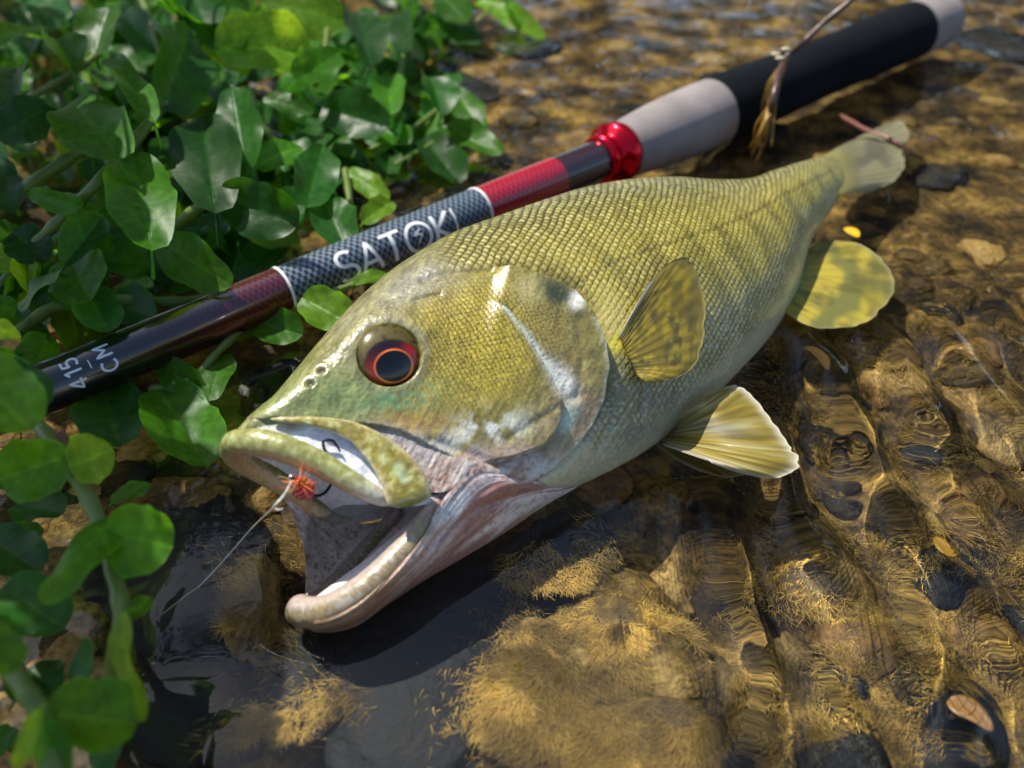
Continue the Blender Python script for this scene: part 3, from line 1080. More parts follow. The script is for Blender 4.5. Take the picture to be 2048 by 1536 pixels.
# --- maxilla: the flat plate whose rounded end overhangs the corner of the mouth
def plate(ctrl, nu, nv, thick, colf, mirrored=True):
    c = np.array(ctrl, float)
    u = np.linspace(0, len(c) - 1, nu)
    cc = cr(c, u)
    P, hw, hh = cc[:, :2], cc[:, 3], cc[:, 2]
    endr = np.sqrt(np.clip(1 - ((u - (len(c) - 1.55)) / 0.55).clip(0, 1) ** 2, 0.0, 1)) * np.sqrt(np.clip(u / 0.35, 0, 1))
    hw = hw * endr
    T = np.gradient(P, axis=0)
    T /= np.linalg.norm(T, axis=1, keepdims=True)
    Nn = np.stack([-T[:, 1], T[:, 0]], -1)
    ang = np.arange(nv) / nv * 2 * math.pi
    cs, sn = np.cos(ang), np.sin(ang)
    PP = P[:, None] + Nn[:, None] * (hw[:, None] * np.sign(cs) * np.abs(cs) ** 0.75)[..., None]
    hgt = hh[:, None] + thick * endr[:, None] * np.sign(sn) * np.abs(sn) ** 0.8
    q = fpix(PP, hgt)
    mm3 = q * 1e3
    q[..., 2] += (fbm(mm3, 0.7, 3, 61) - 0.5) * 0.3e-3 * endr[:, None]
    col = colf(PP, mm3, np.broadcast_to(cs[None], hgt.shape))
    F = gridfaces(nu, nv, True)
    FB.add(fworld(q).reshape(-1, 3), F[:, ::-1], col.reshape(-1, 3))
    if mirrored:
        FB.add(fworld(mirror(q)).reshape(-1, 3), F, col.reshape(-1, 3))


def max_col(P, mm, cs):
    n = fbm(mm, 0.9, 3, 33)
    n2 = fbm(mm, 0.4, 2, 34)
    c = mixc(np.broadcast_to(lin(146, 134, 50), P.shape[:-1] + (3,)), sstep(0.5, 0.68, n) * 0.7, lin(104, 92, 28))
    c = mixc(c, sstep(0.46, 0.34, n) * 0.5, lin(206, 208, 150))
    c = mixc(c, blob(P, 795, 950, 22, 48, -30) * 0.6 * sstep(0.4, 0.6, n2), lin(180, 206, 170))
    c = mixc(c, sstep(0.55, 1.0, np.abs(cs)) * 0.55, lin(206, 190, 160))
    return c * 0.92


plate([(540, 838, 10.6, 5), (620, 842, 13.4, 9), (700, 860, 16.0, 18), (760, 902, 18.0, 32), (800, 950, 19.2, 43), (815, 985, 19.6, 46), (822, 1012, 19.4, 44)],
      150, 48, 1.0, max_col)


# --- the pale membrane between the lip and the maxilla
MEM = np.array([(486, 866, 4.5, 480, 884, 5.0), (530, 852, 8.8, 524, 884, 9.5), (600, 848, 11.6, 590, 900, 12.5), (670, 866, 13.6, 650, 930, 14.0),
                (735, 906, 15.6, 712, 966, 15.8), (775, 958, 17.0, 765, 1000, 17.2), (800, 1010, 17.6, 800, 1018, 17.5)], float)


def membrane(nu, nv):
    c = cr(MEM, np.linspace(0, len(MEM) - 1, nu))
    v = np.linspace(0, 1, nv)[None, :, None]
    P = c[:, None, 0:2] * (1 - v) + c[:, None, 3:5] * v
    h = c[:, None, 2] * (1 - v[..., 0]) + c[:, None, 5] * v[..., 0] - 0.2 * np.sin(math.pi * v[..., 0])
    q = fpix(P, h)
    n = fbm(q * 1e3, 0.7, 3, 44)
    q[..., 2] += (n - 0.5) * 0.7e-3
    col = mixc(np.broadcast_to(lin(216, 220, 234), h.shape + (3,)), sstep(0.45, 0.62, n) * 0.7, lin(236, 236, 236))
    col = mixc(col, blob(P, 540, 858, 50, 16, 5) * 0.8, lin(170, 176, 140))
    col = mixc(col, blob(P, 580, 852, 26, 10, 8, 3) * 0.8, lin(150, 118, 86))
    col = mixc(col, blob(P, 660, 888, 40, 12, 25) * 0.4, lin(226, 196, 196))
    return q, col * 0.92


q, c = membrane(90, 24)
add_patch(q, c, True)
add_patch(mirror(q), c)


# --- mouth lining: a bag from the lips back to the throat
def lining():
    up = [(468, 893, 0), (484, 893, 4.4), (524, 896, 8.4), (576, 910, 10.8), (640, 938, 12.6), (710, 976, 14.6), (772, 1010, 15.8), (830, 1012, 15.6)]
    lo = [(866, 1010, 14.4), (836, 1058, 12.6), (784, 1116, 10.8), (722, 1176, 8.2), (660, 1208, 5.0), (622, 1212, 2.2), (611, 1208, 0)]
    left = np.array(up + lo, float)
    ll = fpix(left[:, :2], left[:, 2])
    ring = np.concatenate([ll, mirror(ll)[-2:0:-1]])
    n = 180
    u = np.linspace(0, len(ring), n, endpoint=False)
    rp = np.concatenate([ring, ring[:3]])
    ring = cr(rp, u)
    ctr = ring.mean(0)
    thr = np.array([-0.012, 0.030, 0.0])
    rows = []
    ts = np.linspace(0, 1, 50)
    for t in ts:
        s = 1 - 0.80 * t ** 1.2
        cen = ctr + (thr - ctr) * t
        p = cen + (ring - ctr) * s
        p[:, 0] = np.where(t > 0.02, np.minimum(p[:, 0] * (1 - t) + (thr[0]) * t + 0 * p[:, 0], thr[0]), p[:, 0])
        rows.append(p)
    q = np.stack(rows)
    lim = (0.0165 - 0.0050 * sstep(0.0, 0.10, ts) - 0.004 * ts)[:, None]
    q[..., 2] = np.clip(q[..., 2], -lim, lim)
    mm3 = q * 1e3
    f = fbm(mm3 * np.array([0.25, 1, 1]), 0.45, 3, 52) - 0.5
    q = q + (f * sstep(0, 0.2, ts)[:, None] * 2.4e-3)[..., None] * np.array([0, 0.7, 0.7])
    n1 = fbm(mm3, 0.9, 3, 55)
    n2 = fbm(mm3 * np.array([0.5, 1, 1]), 1.5, 2, 56)
    col = mixc(np.broadcast_to(lin(236, 222, 218), n1.shape + (3,)), sstep(0.45, 0.65, n1) * 0.5, lin(222, 206, 200))
    col = mixc(col, sstep(0.62, 0.70, n2) * sstep(0.12, 0.25, ts)[:, None] * 0.85, lin(120, 98, 58))
    # gill rakers region deep in the throat: rust brown
    col = mixc(col, sstep(0.45, 0.8, ts)[:, None] * 0.75, lin(150, 84, 48))
    F = gridfaces(len(ts), n, True)
    FB.add(fworld(q).reshape(-1, 3), F, (col * 0.9).reshape(-1, 3))
    return q


LIN = lining()


def cheek_wall():
    """skin of the far cheek stretched between the jaws"""
    up = np.array([(590, 912, 12.0), (625, 932, 12.8), (680, 962, 14.6), (750, 1000, 16.4), (815, 1015, 16.4), (858, 1018, 15.0)], float)
    lo = np.array([(640, 1222, 6.4), (690, 1200, 9.6), (740, 1166, 11.6), (790, 1116, 13.0), (835, 1066, 14.0), (862, 1024, 14.4)], float)
    a, b = mirror(fpix(up[:, :2], up[:, 2])), mirror(fpix(lo[:, :2], lo[:, 2]))
    u = np.linspace(0, 5, 80)
    a, b = cr(a, u), cr(b, u)
    v = np.linspace(0, 1, 60)[None, :, None]
    q = a[:, None] * (1 - v) + b[:, None] * v
    mm3 = q * 1e3
    q[..., 0] += 0.004 * np.sin(math.pi * v[..., 0]) * sstep(5, 0, u)[:, None]
    q[..., 2] += -0.003 * np.sin(math.pi * v[..., 0]) + (fbm(mm3 * np.array([1, 0.4, 1]), 0.22, 3, 91) - 0.5) * 0.002
    n1 = fbm(mm3, 0.8, 3, 92)
    n2 = fbm(mm3 * np.array([0.6, 1, 1]), 1.4, 2, 93)
    col = mixc(np.broadcast_to(lin(236, 222, 216), n1.shape + (3,)), sstep(0.45, 0.65, n1) * 0.5, lin(190, 172, 164))
    col = mixc(col, sstep(0.62, 0.72, n2) * 0.8, lin(130, 104, 66))
    return q, col


q, c = cheek_wall()
add_patch(q, c)


def mouth_floor():
    """floor of the mouth slung between the two sides of the lower jaw"""
    c = np.array(LOWER, float)[1:]
    loc = fpix(c[:, :2], c[:, 2])
    u = np.linspace(0, len(c) - 1, 90)
    a = cr(loc, u)
    w = np.linspace(1, -1, 60)[None, :]
    q = np.repeat(a[:, None], 60, 1)
    hw = a[:, 2][:, None]
    q[..., 2] = hw * w * 0.97
    mm3 = q * 1e3
    back = sstep(len(c) - 1, 0, u)[:, None]
    q[..., 1] += -0.0035 * (1 - w ** 2) * sstep(0, 0.006, hw) + 0.0016 * np.exp(-(w / 0.22) ** 2) * back
    q[..., 1] += (fbm(mm3 * np.array([0.4, 1, 1]), 0.4, 3, 97) - 0.5) * 0.0012
    n1, n2 = fbm(mm3, 0.7, 3, 98), fbm(mm3 * np.array([0.6, 1, 1]), 1.3, 2, 99)
    col = mixc(np.broadcast_to(lin(236, 212, 206), n1.shape + (3,)), sstep(0.45, 0.62, n1) * 0.6, lin(216, 178, 170))
    col = mixc(col, sstep(0.64, 0.72, n2) * 0.8, lin(136, 108, 70))
    return q, col


q, c = mouth_floor()
add_patch(q, c)

# --- materials
k = NT('fish_skin')
a = k.n('VertexColor', layer_name='Col')
s_, nz = noise_mix(k, a.outputs[0], 900.0, 0.55, 4, (0.7, 1.25))
k.l(s_, k.b.inputs['Base Color'])
k.set(Roughness=0.36, Specular_IOR_Level=0.6, Coat_Weight=0.35, Coat_Roughness=0.10, Subsurface_Weight=0.0)
bump(k, nz, 0.25, 0.0006)
M_SKIN = k.m
fish = empty('fish', FP)
FISH_INV = Matrix.Translation(-Vector(FP))
body = obj('body', FB.mesh('body'), M_SKIN, fish)
body.matrix_parent_inverse = FISH_INV
tag(body, 'olive gold scaled body with gaping pale mouth')


def fpart(name, me, mat, label=None, parent=None):
    o = obj(name, me, mat, fish if parent is None else parent)
    if parent is None:
        o.matrix_parent_inverse = FISH_INV
    if label: o['label'] = label
    return o


# --- eyes
def eye_mesh(flip):
    nu, nv = 170, 280
    cen = fpix(np.array([EYE], float), 11.2)[0]
    edge = fpix(np.array([(EYE[0] + 68, EYE[1]), (EYE[0], EYE[1] - 64)], float), 10.4)
    rx, ry = np.linalg.norm(edge[0] - cen), np.linalg.norm(edge[1] - cen)
    th = np.linspace(0.001, math.pi * 0.62, nu)[:, None]
    ph = np.linspace(0, 2 * math.pi, nv, endpoint=False)[None, :]
    q = np.stack([cen[0] + rx * np.sin(th) * np.cos(ph), cen[1] + ry * np.sin(th) * np.sin(ph), cen[2] + 0.0046 * np.cos(th) + 0 * ph], -1)
    P = project(fworld(q))
    dx, dy = P[..., 0] - 787, P[..., 1] - 732
    a_ = R(-12)
    u, v = dx * math.cos(a_) + dy * math.sin(a_), -dx * math.sin(a_) + dy * math.cos(a_)
    rp = np.hypot(u / 36, v / 31)
    ri = np.hypot((P[..., 0] - 785) / 58, (P[..., 1] - 727) / 50)
    n = fbm(q * 1e3, 0.8, 3, 71)
    angp = np.arctan2(v, u)
    c = mixc(np.broadcast_to(lin(84, 76, 32), n.shape + (3,)), sstep(0.45, 0.65, n), lin(58, 48, 20))
    c = mixc(c, blob(P, 735, 690, 22, 40, 20) * 0.4, lin(110, 102, 62))
    c = mixc(c, sstep(1.04, 0.88, ri), lin(44, 10, 8))
    c = mixc(c, sstep(1.02, 0.92, ri) * blob(P, 770, 690, 60, 16, 0) * 0.9, lin(22, 16, 24))
    c = mixc(c, sstep(1.02, 0.92, ri) * blob(P, 822, 704, 16, 22, 0) * 0.95, lin(170, 20, 22))
    c = mixc(c, sstep(1.02, 0.92, ri) * blob(P, 745, 750, 20, 24, 0) * 0.8, lin(170, 50, 16))
    c = mixc(c, sstep(1.26, 1.10, rp) * 0.45, lin(150, 34, 12))
    c = mixc(c, sstep(1.13, 1.09, rp) * (0.75 + 0.25 * np.sin(angp * 3)), lin(244, 128, 52))
    c = mixc(c, sstep(1.02, 0.98, rp), lin(6, 8, 12))
    if flip: q = mirror(q)
    F = gridfaces(nu, nv, True)
    F = F[:, ::-1] if not flip else F
    W_, rf = fworld(q).reshape(-1, 3), rp.reshape(-1)[F].mean(1)
    res = []
    for nm, m in (('eye', rf >= 1.12), ('iris_ring', (rf >= 1.0) & (rf < 1.12)), ('pupil', rf < 1.0)):
        f = F[m]
        used, inv = np.unique(f, return_inverse=True)
        res.append(mesh_np(nm, W_[used], inv.reshape(f.shape), c.reshape(-1, 3)[used]))
    return res


k = vcol_mat('eye_gloss', 0.22)
k.set(Coat_Weight=0.6, Coat_Roughness=0.02, Specular_IOR_Level=0.3)
for far in (False, True):
    ms = eye_mesh(far)
    e_ = fpart('eye', ms[0], k.m, 'eye on the far side of the head' if far else 'dark red eye with orange ringed black pupil')
    for me, lab in ((ms[1], 'thin orange ring round the pupil'), (ms[2], 'black pupil')):
        o = obj(me.name.split('.')[0], me, k.m, e_)
        o['label'] = lab


# --- teeth: fine brush teeth along both lips
def teeth():
    b = Build()
    r = np.random.default_rng(8)
    for ctrl, sgn, inn in ((UPPER, -1, 0.55), (LOWER, 1, 0.75)):
        c = np.array(ctrl, float)
        loc = fpix(c[:, :2], c[:, 2])
        full = np.concatenate([loc, mirror(loc)[-2::-1]])
        rad = np.concatenate([c[:, 3], c[-2::-1, 3]]) * 1e-3
        for _ in range(520):
            u = r.uniform(1.2, len(full) - 2.2)
            p, rr = cr(full, np.array([u]))[0], cr(rad, np.array([u]))[0]
            t = cr(full, np.array([u + 0.05]))[0] - cr(full, np.array([u - 0.05]))[0]
            inward = np.array([0.35, 0, -np.sign(p[2]) if abs(p[2]) > 1e-4 else 0.0])
            inward = unit(inward - unit(t) * (inward @ unit(t)) + 1e-6)
            base = p + inward * rr * r.uniform(0.35, 0.95) + np.array([0, sgn * rr * r.uniform(0.35, 0.75), 0])
            ln = r.uniform(0.0005, 0.0010)
            tip = base + np.array([0, sgn * ln, 0]) + inward * ln * 0.5
            w = 0.00013
            V = [base + unit(t) * w, base - unit(t) * w, base + inward * w, tip]
            b.add(fworld(np.array(V)), np.array([[0, 1, 3], [1, 2, 3], [2, 0, 3]]), lin(236, 222, 206))
    return b.mesh('teeth')


M_TEETH = vcol_mat('teeth_ivory', 0.3).m
t_ = fpart('teeth', teeth(), M_TEETH, 'fine bristle teeth lining both jaws')
t_['kind'] = 'stuff'


# --- fins: fans of rays between a root line and an outer edge
def fin(name, root, tips, place, rays_n, colf, mat, label, ridge=0.00010, thick=0.00014, na=26, cut=0.004):
    nr = rays_n * 6 + 1
    u = np.linspace(0, 1, nr)
    rt = cr(np.array(root, float), u * (len(root) - 1))
    tp = cr(np.array(tips, float), u * (len(tips) - 1))
    ph = u * rays_n * 2 * math.pi
    jag = 1 - cut * (1 + np.cos(ph)) - 0.03 * (vnoise(np.stack([u * 31, u * 0], -1), 1.0, 3))
    s = np.linspace(0, 1, na)
    P = rt[:, None] + (tp - rt)[:, None] * (s[None, :, None] * jag[:, None, None])
    W = place(P, np.broadcast_to(u[:, None], P.shape[:2]), np.broadcast_to(s[None], P.shape[:2]))
    du, dv = np.gradient(W, axis=0), np.gradient(W, axis=1)
    n = np.cross(du, dv)
    n /= np.linalg.norm(n, axis=-1, keepdims=True) + 1e-15
    if (n[nr // 2, na // 2] @ np.array([0, -0.6, 0.8])) < 0: n = -n
    fk = np.abs(np.sin(ph / 2))[:, None] ** 8 * (1 - 0.5 * s[None])
    rid = fk + 0.6 * np.abs(np.sin(ph))[:, None] ** 8 * sstep(0.35, 0.7, s)[None]
    wob = 0.0006 * (vnoise(np.stack([u * 5, u * 0], -1), 1.0, 9) - 0.5)[:, None] * s[None]
    A = W + n * (thick + ridge * rid + wob)[..., None]
    Bk = W - n * (thick + 0.5 * ridge * rid - wob)[..., None]
    c = colf(P, u[:, None] + 0 * s[None], s[None] + 0 * u[:, None], rid)
    m = nr * na
    I = np.arange(m).reshape(nr, na)
    rim = np.concatenate([I[0, :], I[1:, -1], I[-1, -2::-1], I[-2:0:-1, 0]])
    nx = np.roll(rim, -1)
    F = np.concatenate([gridfaces(nr, na), gridfaces(nr, na)[:, ::-1] + m, np.stack([rim, nx, nx + m, rim + m], -1)])
    me = mesh_np(name, np.concatenate([A.reshape(-1, 3), Bk.reshape(-1, 3)]), F, np.concatenate([c.reshape(-1, 3)] * 2))
    return fpart(name, me, mat, label)


def fin_mat(name, transp, transl):
    k = NT(name)
    a = k.n('VertexColor', layer_name='Col')
    k.l(a.outputs[0], k.b.inputs['Base Color'])
    k.set(Roughness=0.5, Coat_Weight=0.08, Coat_Roughness=0.15, Specular_IOR_Level=0.35)
    tr = k.n('BsdfTranslucent')
    k.l(a.outputs[0], tr.inputs['Color'])
    m1 = k.n('MixShader')
    m1.inputs[0].default_value = transl
    k.l(k.b.outputs[0], m1.inputs[1])
    k.l(tr.outputs[0], m1.inputs[2])
    tp = k.n('BsdfTransparent')
    m2 = k.n('MixShader')
    m2.inputs[0].default_value = transp
    k.l(m1.outputs[0], m2.inputs[1])
    k.l(tp.outputs[0], m2.inputs[2])
    k.l(m2.outputs[0], k.out.inputs[0])
    return k.m


M_FIN = fin_mat('fin_membrane', 0.12, 0.28)
M_TAIL = fin_mat('tail_membrane', 0.25, 0.3)
M_FIN2 = fin_mat('fin_clear', 0.22, 0.22)


def pect_col(P, u, s, rid):
    n = fbm(np.stack([u * 6, s * 5], -1), 1.0, 3, 81)
    n2 = fbm(np.stack([u * 16, s * 14], -1), 1.0, 2, 82)
    c = mixc(np.broadcast_to(lin(142, 126, 54), n.shape + (3,)), sstep(0.45, 0.65, n), lin(104, 98, 62))
    c = mixc(c, sstep(0.52, 0.66, n2) * 0.6, lin(206, 180, 56))
    c = mixc(c, rid * 0.65, lin(78, 66, 34))
    c = mixc(c, sstep(0.07, 0.0, u) * 0.8, lin(186, 188, 180))
    return mixc(c, sstep(0.86, 1.0, s) * 0.5, lin(120, 116, 84))


fin('pectoral_fin', [(1238, 672), (1246, 690), (1256, 712), (1268, 738), (1276, 752)],
    [(1300, 562), (1345, 520), (1378, 514), (1402, 560), (1413, 622), (1406, 690), (1386, 738), (1340, 760), (1294, 766)],
    lambda P, u, s: fworld(fpix(P, 20.6 + 2.6 * s * (1 - 0.3 * u) + 1.0 * np.sin(3.14 * s))),
    15, pect_col, M_FIN, 'olive fan shaped fin folded up against the flank')


def pelv_col(P, u, s, rid):
    n = fbm(np.stack([u * 22, s * 1.6], -1), 1.0, 3, 83)
    c = mixc(np.broadcast_to(lin(176, 156, 66), n.shape + (3,)), sstep(0.45, 0.62, n) * 0.85, lin(206, 198, 140))
    c = mixc(c, sstep(0.46, 0.32, n) * 0.7, lin(112, 100, 48))
    c = mixc(c, rid * 0.75, lin(112, 92, 36))
    c = mixc(c, sstep(0.82, 1.0, u) * 0.85, lin(236, 226, 214))
    c = mixc(c, sstep(0.9, 1.0, s) * 0.7, lin(232, 228, 210))
    return mixc(c, blob(P, 1440, 858, 60, 14, 8) * 0.6, lin(106, 112, 118)) * 0.82


def flat(z0, z1, arch=0.0):
    return lambda P, u, s: atz(P, z0 + (z1 - z0) * s + arch * np.sin(3.14 * s))


fin('pelvic_fin', [(1352, 846), (1346, 862), (1338, 876), (1330, 884), (1326, 890)],
    [(1420, 790), (1468, 770), (1505, 788), (1545, 838), (1580, 888), (1602, 920), (1592, 946), (1545, 957), (1475, 942)],
    flat(-0.001, 0.006, 0.006), 18, pelv_col, M_FIN, 'pale gold ribbed fin spread out from the belly above the water')
fin('pelvic_fin', [(1326, 892), (1318, 902), (1310, 908)], [(1475, 930), (1500, 950), (1450, 968), (1400, 960)],
    flat(-0.008, -0.006), 8, pelv_col, M_FIN, 'second belly fin under the water')


def anal_col(P, u, s, rid):
    n = fbm(np.stack([u * 14, s * 3], -1), 1.0, 3, 85)
    n4 = fbm(P, 0.02, 3, 87)
    c = mixc(np.broadcast_to(lin(118, 118, 62), n.shape + (3,)), sstep(0.42, 0.62, n4) * 0.85, lin(190, 172, 62))
    c = mixc(c, sstep(0.48, 0.66, n) * 0.6, lin(84, 82, 44))
    c = mixc(c, rid * 0.4, lin(110, 104, 60))
    c = mixc(c, sstep(0.3, 0.0, s) * 0.5, lin(150, 180, 130))
    return mixc(c, sstep(0.93, 1.0, s) * 0.3, lin(170, 164, 120))


fin('anal_fin', [(1598, 506), (1590, 535), (1578, 565), (1566, 590), (1556, 604)],
    [(1650, 478), (1720, 488), (1770, 522), (1792, 566), (1776, 606), (1735, 645), (1680, 657), (1625, 655), (1580, 632)],
    flat(0.0014, 0.0022, 0.001), 15, anal_col, M_FIN2, 'rounded greenish gold fin spread near the tail')


def tail_col(P, u, s, rid):
    n = fbm(P, 0.02, 3, 86)
    c = mixc(np.broadcast_to(lin(150, 146, 112), n.shape + (3,)), sstep(0.42, 0.62, n) * 0.7, lin(104, 104, 90))
    c = mixc(c, sstep(0.45, 0.0, s), lin(164, 156, 84))
    return mixc(c, rid * 0.4, lin(64, 62, 54))


def tail_place(P, u, s):
    a = fworld(fpix(np.array([(1683, 337)], float), 0.0))[0]
    return atz(P, (a[2]) * (1 - s) ** 1.3 + (0.0016) * (1 - (1 - s) ** 1.3))


fin('tail_fin', [(1640, 314), (1650, 330), (1660, 348), (1670, 368), (1678, 388)],
    [(1740, 262), (1800, 240), (1822, 268), (1806, 300), (1812, 330), (1790, 362), (1740, 384)],
    tail_place, 15, tail_col, M_TAIL, 'dark grey tail fin blurring away under the water')


def dorsal_place(P, u, s):
    q = fpix(P, -3.0)
    q = q + np.stack([0.010 * s, -0.003 + 0.001 * np.sin(2.0 * s), -0.008 * s], -1)
    return fworld(q)


fin('dorsal_fin', [(1120, 394), (1250, 366), (1400, 364), (1520, 360)], [(1121, 396), (1251, 368), (1401, 366), (1521, 362)],
    dorsal_place, 16, lambda P, u, s, rid: mixc(np.broadcast_to(lin(112, 106, 56), u.shape + (3,)), rid * 0.5, lin(70, 64, 34)), M_FIN,
    'folded spiny back fin lying down the far side', na=10)
tag(fish, 'olive gold bass with gaping mouth lying in shallow water beside the rod', 'fish')
for o in [fish] + list(fish.children):
    if o.type == 'MESH': o.cycles.is_caustics_receiver = False

# ------------------------------------------------------------------ the rod
RA = atz((60, 789), 0.009)
RB = atz((1885, 36), 0.013)
RDIR = unit(RB - RA)
RLEN = np.linalg.norm(RB - RA)
RSIDE = unit(np.cross(RDIR, [0, 0, 1.0]))
tt = np.linspace(-0.1, RLEN, 800)
RPX = project(RA + tt[:, None] * RDIR)[:, 0]


def rod_t(px):
    return float(np.interp(px, RPX, tt))


_mid = RA + RDIR * rod_t(760)
_view = unit(CAMP - _mid)
_view = unit(_view - RDIR * (_view @ RDIR))
RUPV = np.cross(_view, RDIR)                   # away from the camera side, up the picture
if RUPV[2] < 0: RUPV = -RUPV


def rod_pt(t, ang, r):
    """ang 0 faces the viewer's side, + goes up over the top"""
    t, ang, r = np.broadcast_arrays(np.asarray(t, float), np.asarray(ang, float), np.asarray(r, float))
    return RA + t[..., None] * RDIR + r[..., None] * (np.cos(ang)[..., None] * _view + np.sin(ang)[..., None] * RUPV)


rod = empty('fishing_rod', RA + RDIR * rod_t(1228))
ROD_INV = Matrix.Translation(-Vector(RA + RDIR * rod_t(1228)))


def rod_part(name, me, mat, label=None):
    o = obj(name, me, mat, rod)
    o.matrix_parent_inverse = ROD_INV
    if label: o['label'] = label
    o.cycles.is_caustics_receiver = True
    return o


def lathe(name, prof, mat, label=None, seg=72):
    """prof: (t, r) pairs"""
    p = np.array(prof, float)
    ang = np.linspace(0, 2 * math.pi, seg + 1)
    V = rod_pt(p[:, 0][:, None], ang[None], p[:, 1][:, None])
    n = len(p)
    uv = np.stack(np.broadcast_arrays(p[:, 0][:, None], ang[None] / (2 * math.pi)), -1)
    return rod_part(name, mesh_np(name, V.reshape(-1, 3), gridfaces(n, seg + 1), uv=uv.reshape(-1, 2)), mat, label)


def weave_mat(name, ca, cb, su, sv, rough=0.22, coat=1.0, grad=None):
    k = NT(name)
    uv = k.n('UVMap')
    mp = k.n('Mapping')
    mp.inputs['Scale'].default_value = (su, sv, 1)
    k.l(uv.outputs[0], mp.inputs[0])
    ch = k.n('TexChecker', Scale=1.0)
    ch.inputs['Color1'].default_value = (*ca, 1)
    ch.inputs['Color2'].default_value = (*cb, 1)
    k.l(mp.outputs[0], ch.inputs['Vector'])
    c = ch.outputs[0]
    if grad:
        t0, t1, c0 = grad
        sx = k.n('SeparateXYZ')
        k.l(uv.outputs[0], sx.inputs[0])
        mr = k.n('MapRange')
        mr.inputs[1].default_value, mr.inputs[2].default_value = t0, t1
        k.l(sx.outputs[0], mr.inputs[0])
        mx = k.n('MixRGB')
        k.l(mr.outputs[0], mx.inputs[0])
        mx.inputs[1].default_value = (*c0, 1)
        k.l(c, mx.inputs[2])
        c = mx.outputs[0]
    nz = k.n('TexNoise', Scale=700.0, Detail=3.0)
    k.l(uv.outputs[0], nz.inputs['Vector'])
    k.l(c, k.b.inputs['Base Color'])
    k.set(Roughness=rough, Coat_Weight=coat, Coat_Roughness=0.03, Specular_IOR_Level=0.5)
    return k.m


T = {n: rod_t(x) for n, x in dict(tip=-160, r1=562, r2=955, col0=1196, col1=1240, grip=1252, gb=1422, be=1822, end=1890).items()}
r0, r1, r2, r3 = 0.0066, 0.0072, 0.0074, 0.0075
M_BLACK = weave_mat('red_black_lacquer', (0.10, 0.004, 0.010), (0.022, 0.003, 0.004), 1100, 26, 0.25, 1.0, (rod_t(250), rod_t(520), (0.004, 0.004, 0.005)))
M_WEAVE = weave_mat('carbon_weave', (0.13, 0.17, 0.22), (0.012, 0.016, 0.022), 900, 30, 0.35, 0.35)
M_RED = weave_mat('red_lacquer_weave', (0.42, 0.008, 0.026), (0.18, 0.003, 0.010), 900, 24, 0.28, 0.8)
M_DARK = weave_mat('dark_lacquer_weave', (0.040, 0.012, 0.016), (0.012, 0.008, 0.010), 900, 24, 0.28, 0.8)
M_WHITE = simple('white_trim', (0.78, 0.76, 0.74), 0.35).m
lathe('black_blank', [(T['tip'], r0)] + [(t, r0 + (r1 - r0) * (t - T['tip']) / (T['r1'] - T['tip'])) for t in np.linspace(T['tip'], T['r1'], 24)[1:]], M_BLACK,
      'glossy black lower blank fading to deep red')
w = 0.0008
lathe('trim_ring', [(T['r1'], r1), (T['r1'] + 0.0001, r1 + 0.00025), (T['r1'] + w, r1 + 0.00025), (T['r1'] + w + 0.0001, r1)], M_WHITE)
lathe('weave_section', [(t, r1 + (r2 - r1) * k_) for k_, t in zip(np.linspace(0, 1, 12), np.linspace(T['r1'] + w, T['r2'], 12))], M_WEAVE,
      'blue black carbon weave section bearing white lettering')
lathe('trim_ring', [(T['r2'], r2), (T['r2'] + 0.0001, r2 + 0.00025), (T['r2'] + w, r2 + 0.00025), (T['r2'] + w + 0.0001, r2)], M_WHITE)
tm = T['r2'] + 0.62 * (T['col0'] - T['r2'])
lathe('red_section', [(t, r2) for t in np.linspace(T['r2'] + w, tm, 6)], M_RED, 'metallic red section of the rod')
lathe('dark_section', [(t, r2) for t in np.linspace(tm, T['col0'] + 0.004, 6)], M_DARK)
k = simple('red_anodised', (0.62, 0.006, 0.022), 0.16, Metallic=0.85)
rc = 0.0116
c0, c1 = T['col0'], T['col1']
dc = c1 - c0
lathe('red_collar', [(c0, r3), (c0, 0.0088), (c0 + 0.25 * dc, 0.0094), (c0 + 0.3 * dc, 0.0086), (c0 + 0.5 * dc, 0.0086), (c0 + 0.55 * dc, rc), (c0 + 0.95 * dc, rc), (c1, rc - 0.0004), (c1 + 0.002, rc - 0.0012)],
      k.m, 'shiny red metal collar in front of the grip')


def foam(name, c, sc_=2500):
    k = NT(name)
    tc = k.n('TexCoord')
    nz = k.n('TexNoise', Scale=sc_, Detail=4.0)
    n2 = k.n('TexNoise', Scale=60.0, Detail=3.0)
    k.l(tc.outputs['Object'], nz.inputs['Vector'])
    k.l(tc.outputs['Object'], n2.inputs['Vector'])
    mr = k.n('MapRange')
    mr.inputs[1].default_value, mr.inputs[2].default_value = 0.3, 0.7
    mr.inputs[3].default_value, mr.inputs[4].default_value = 0.8, 1.15
    k.l(n2.outputs[0], mr.inputs[0])
    mx = k.n('MixRGB', blend_type='MULTIPLY')
    mx.inputs[0].default_value = 1
    mx.inputs[1].default_value = (*c, 1)
    k.l(mr.outputs[0], mx.inputs[2])
    k.l(mx.outputs[0], k.b.inputs['Base Color'])
    k.set(Roughness=0.85, Specular_IOR_Level=0.06)
    bump(k, nz.outputs[0], 0.35, 0.0004)
    return k.m


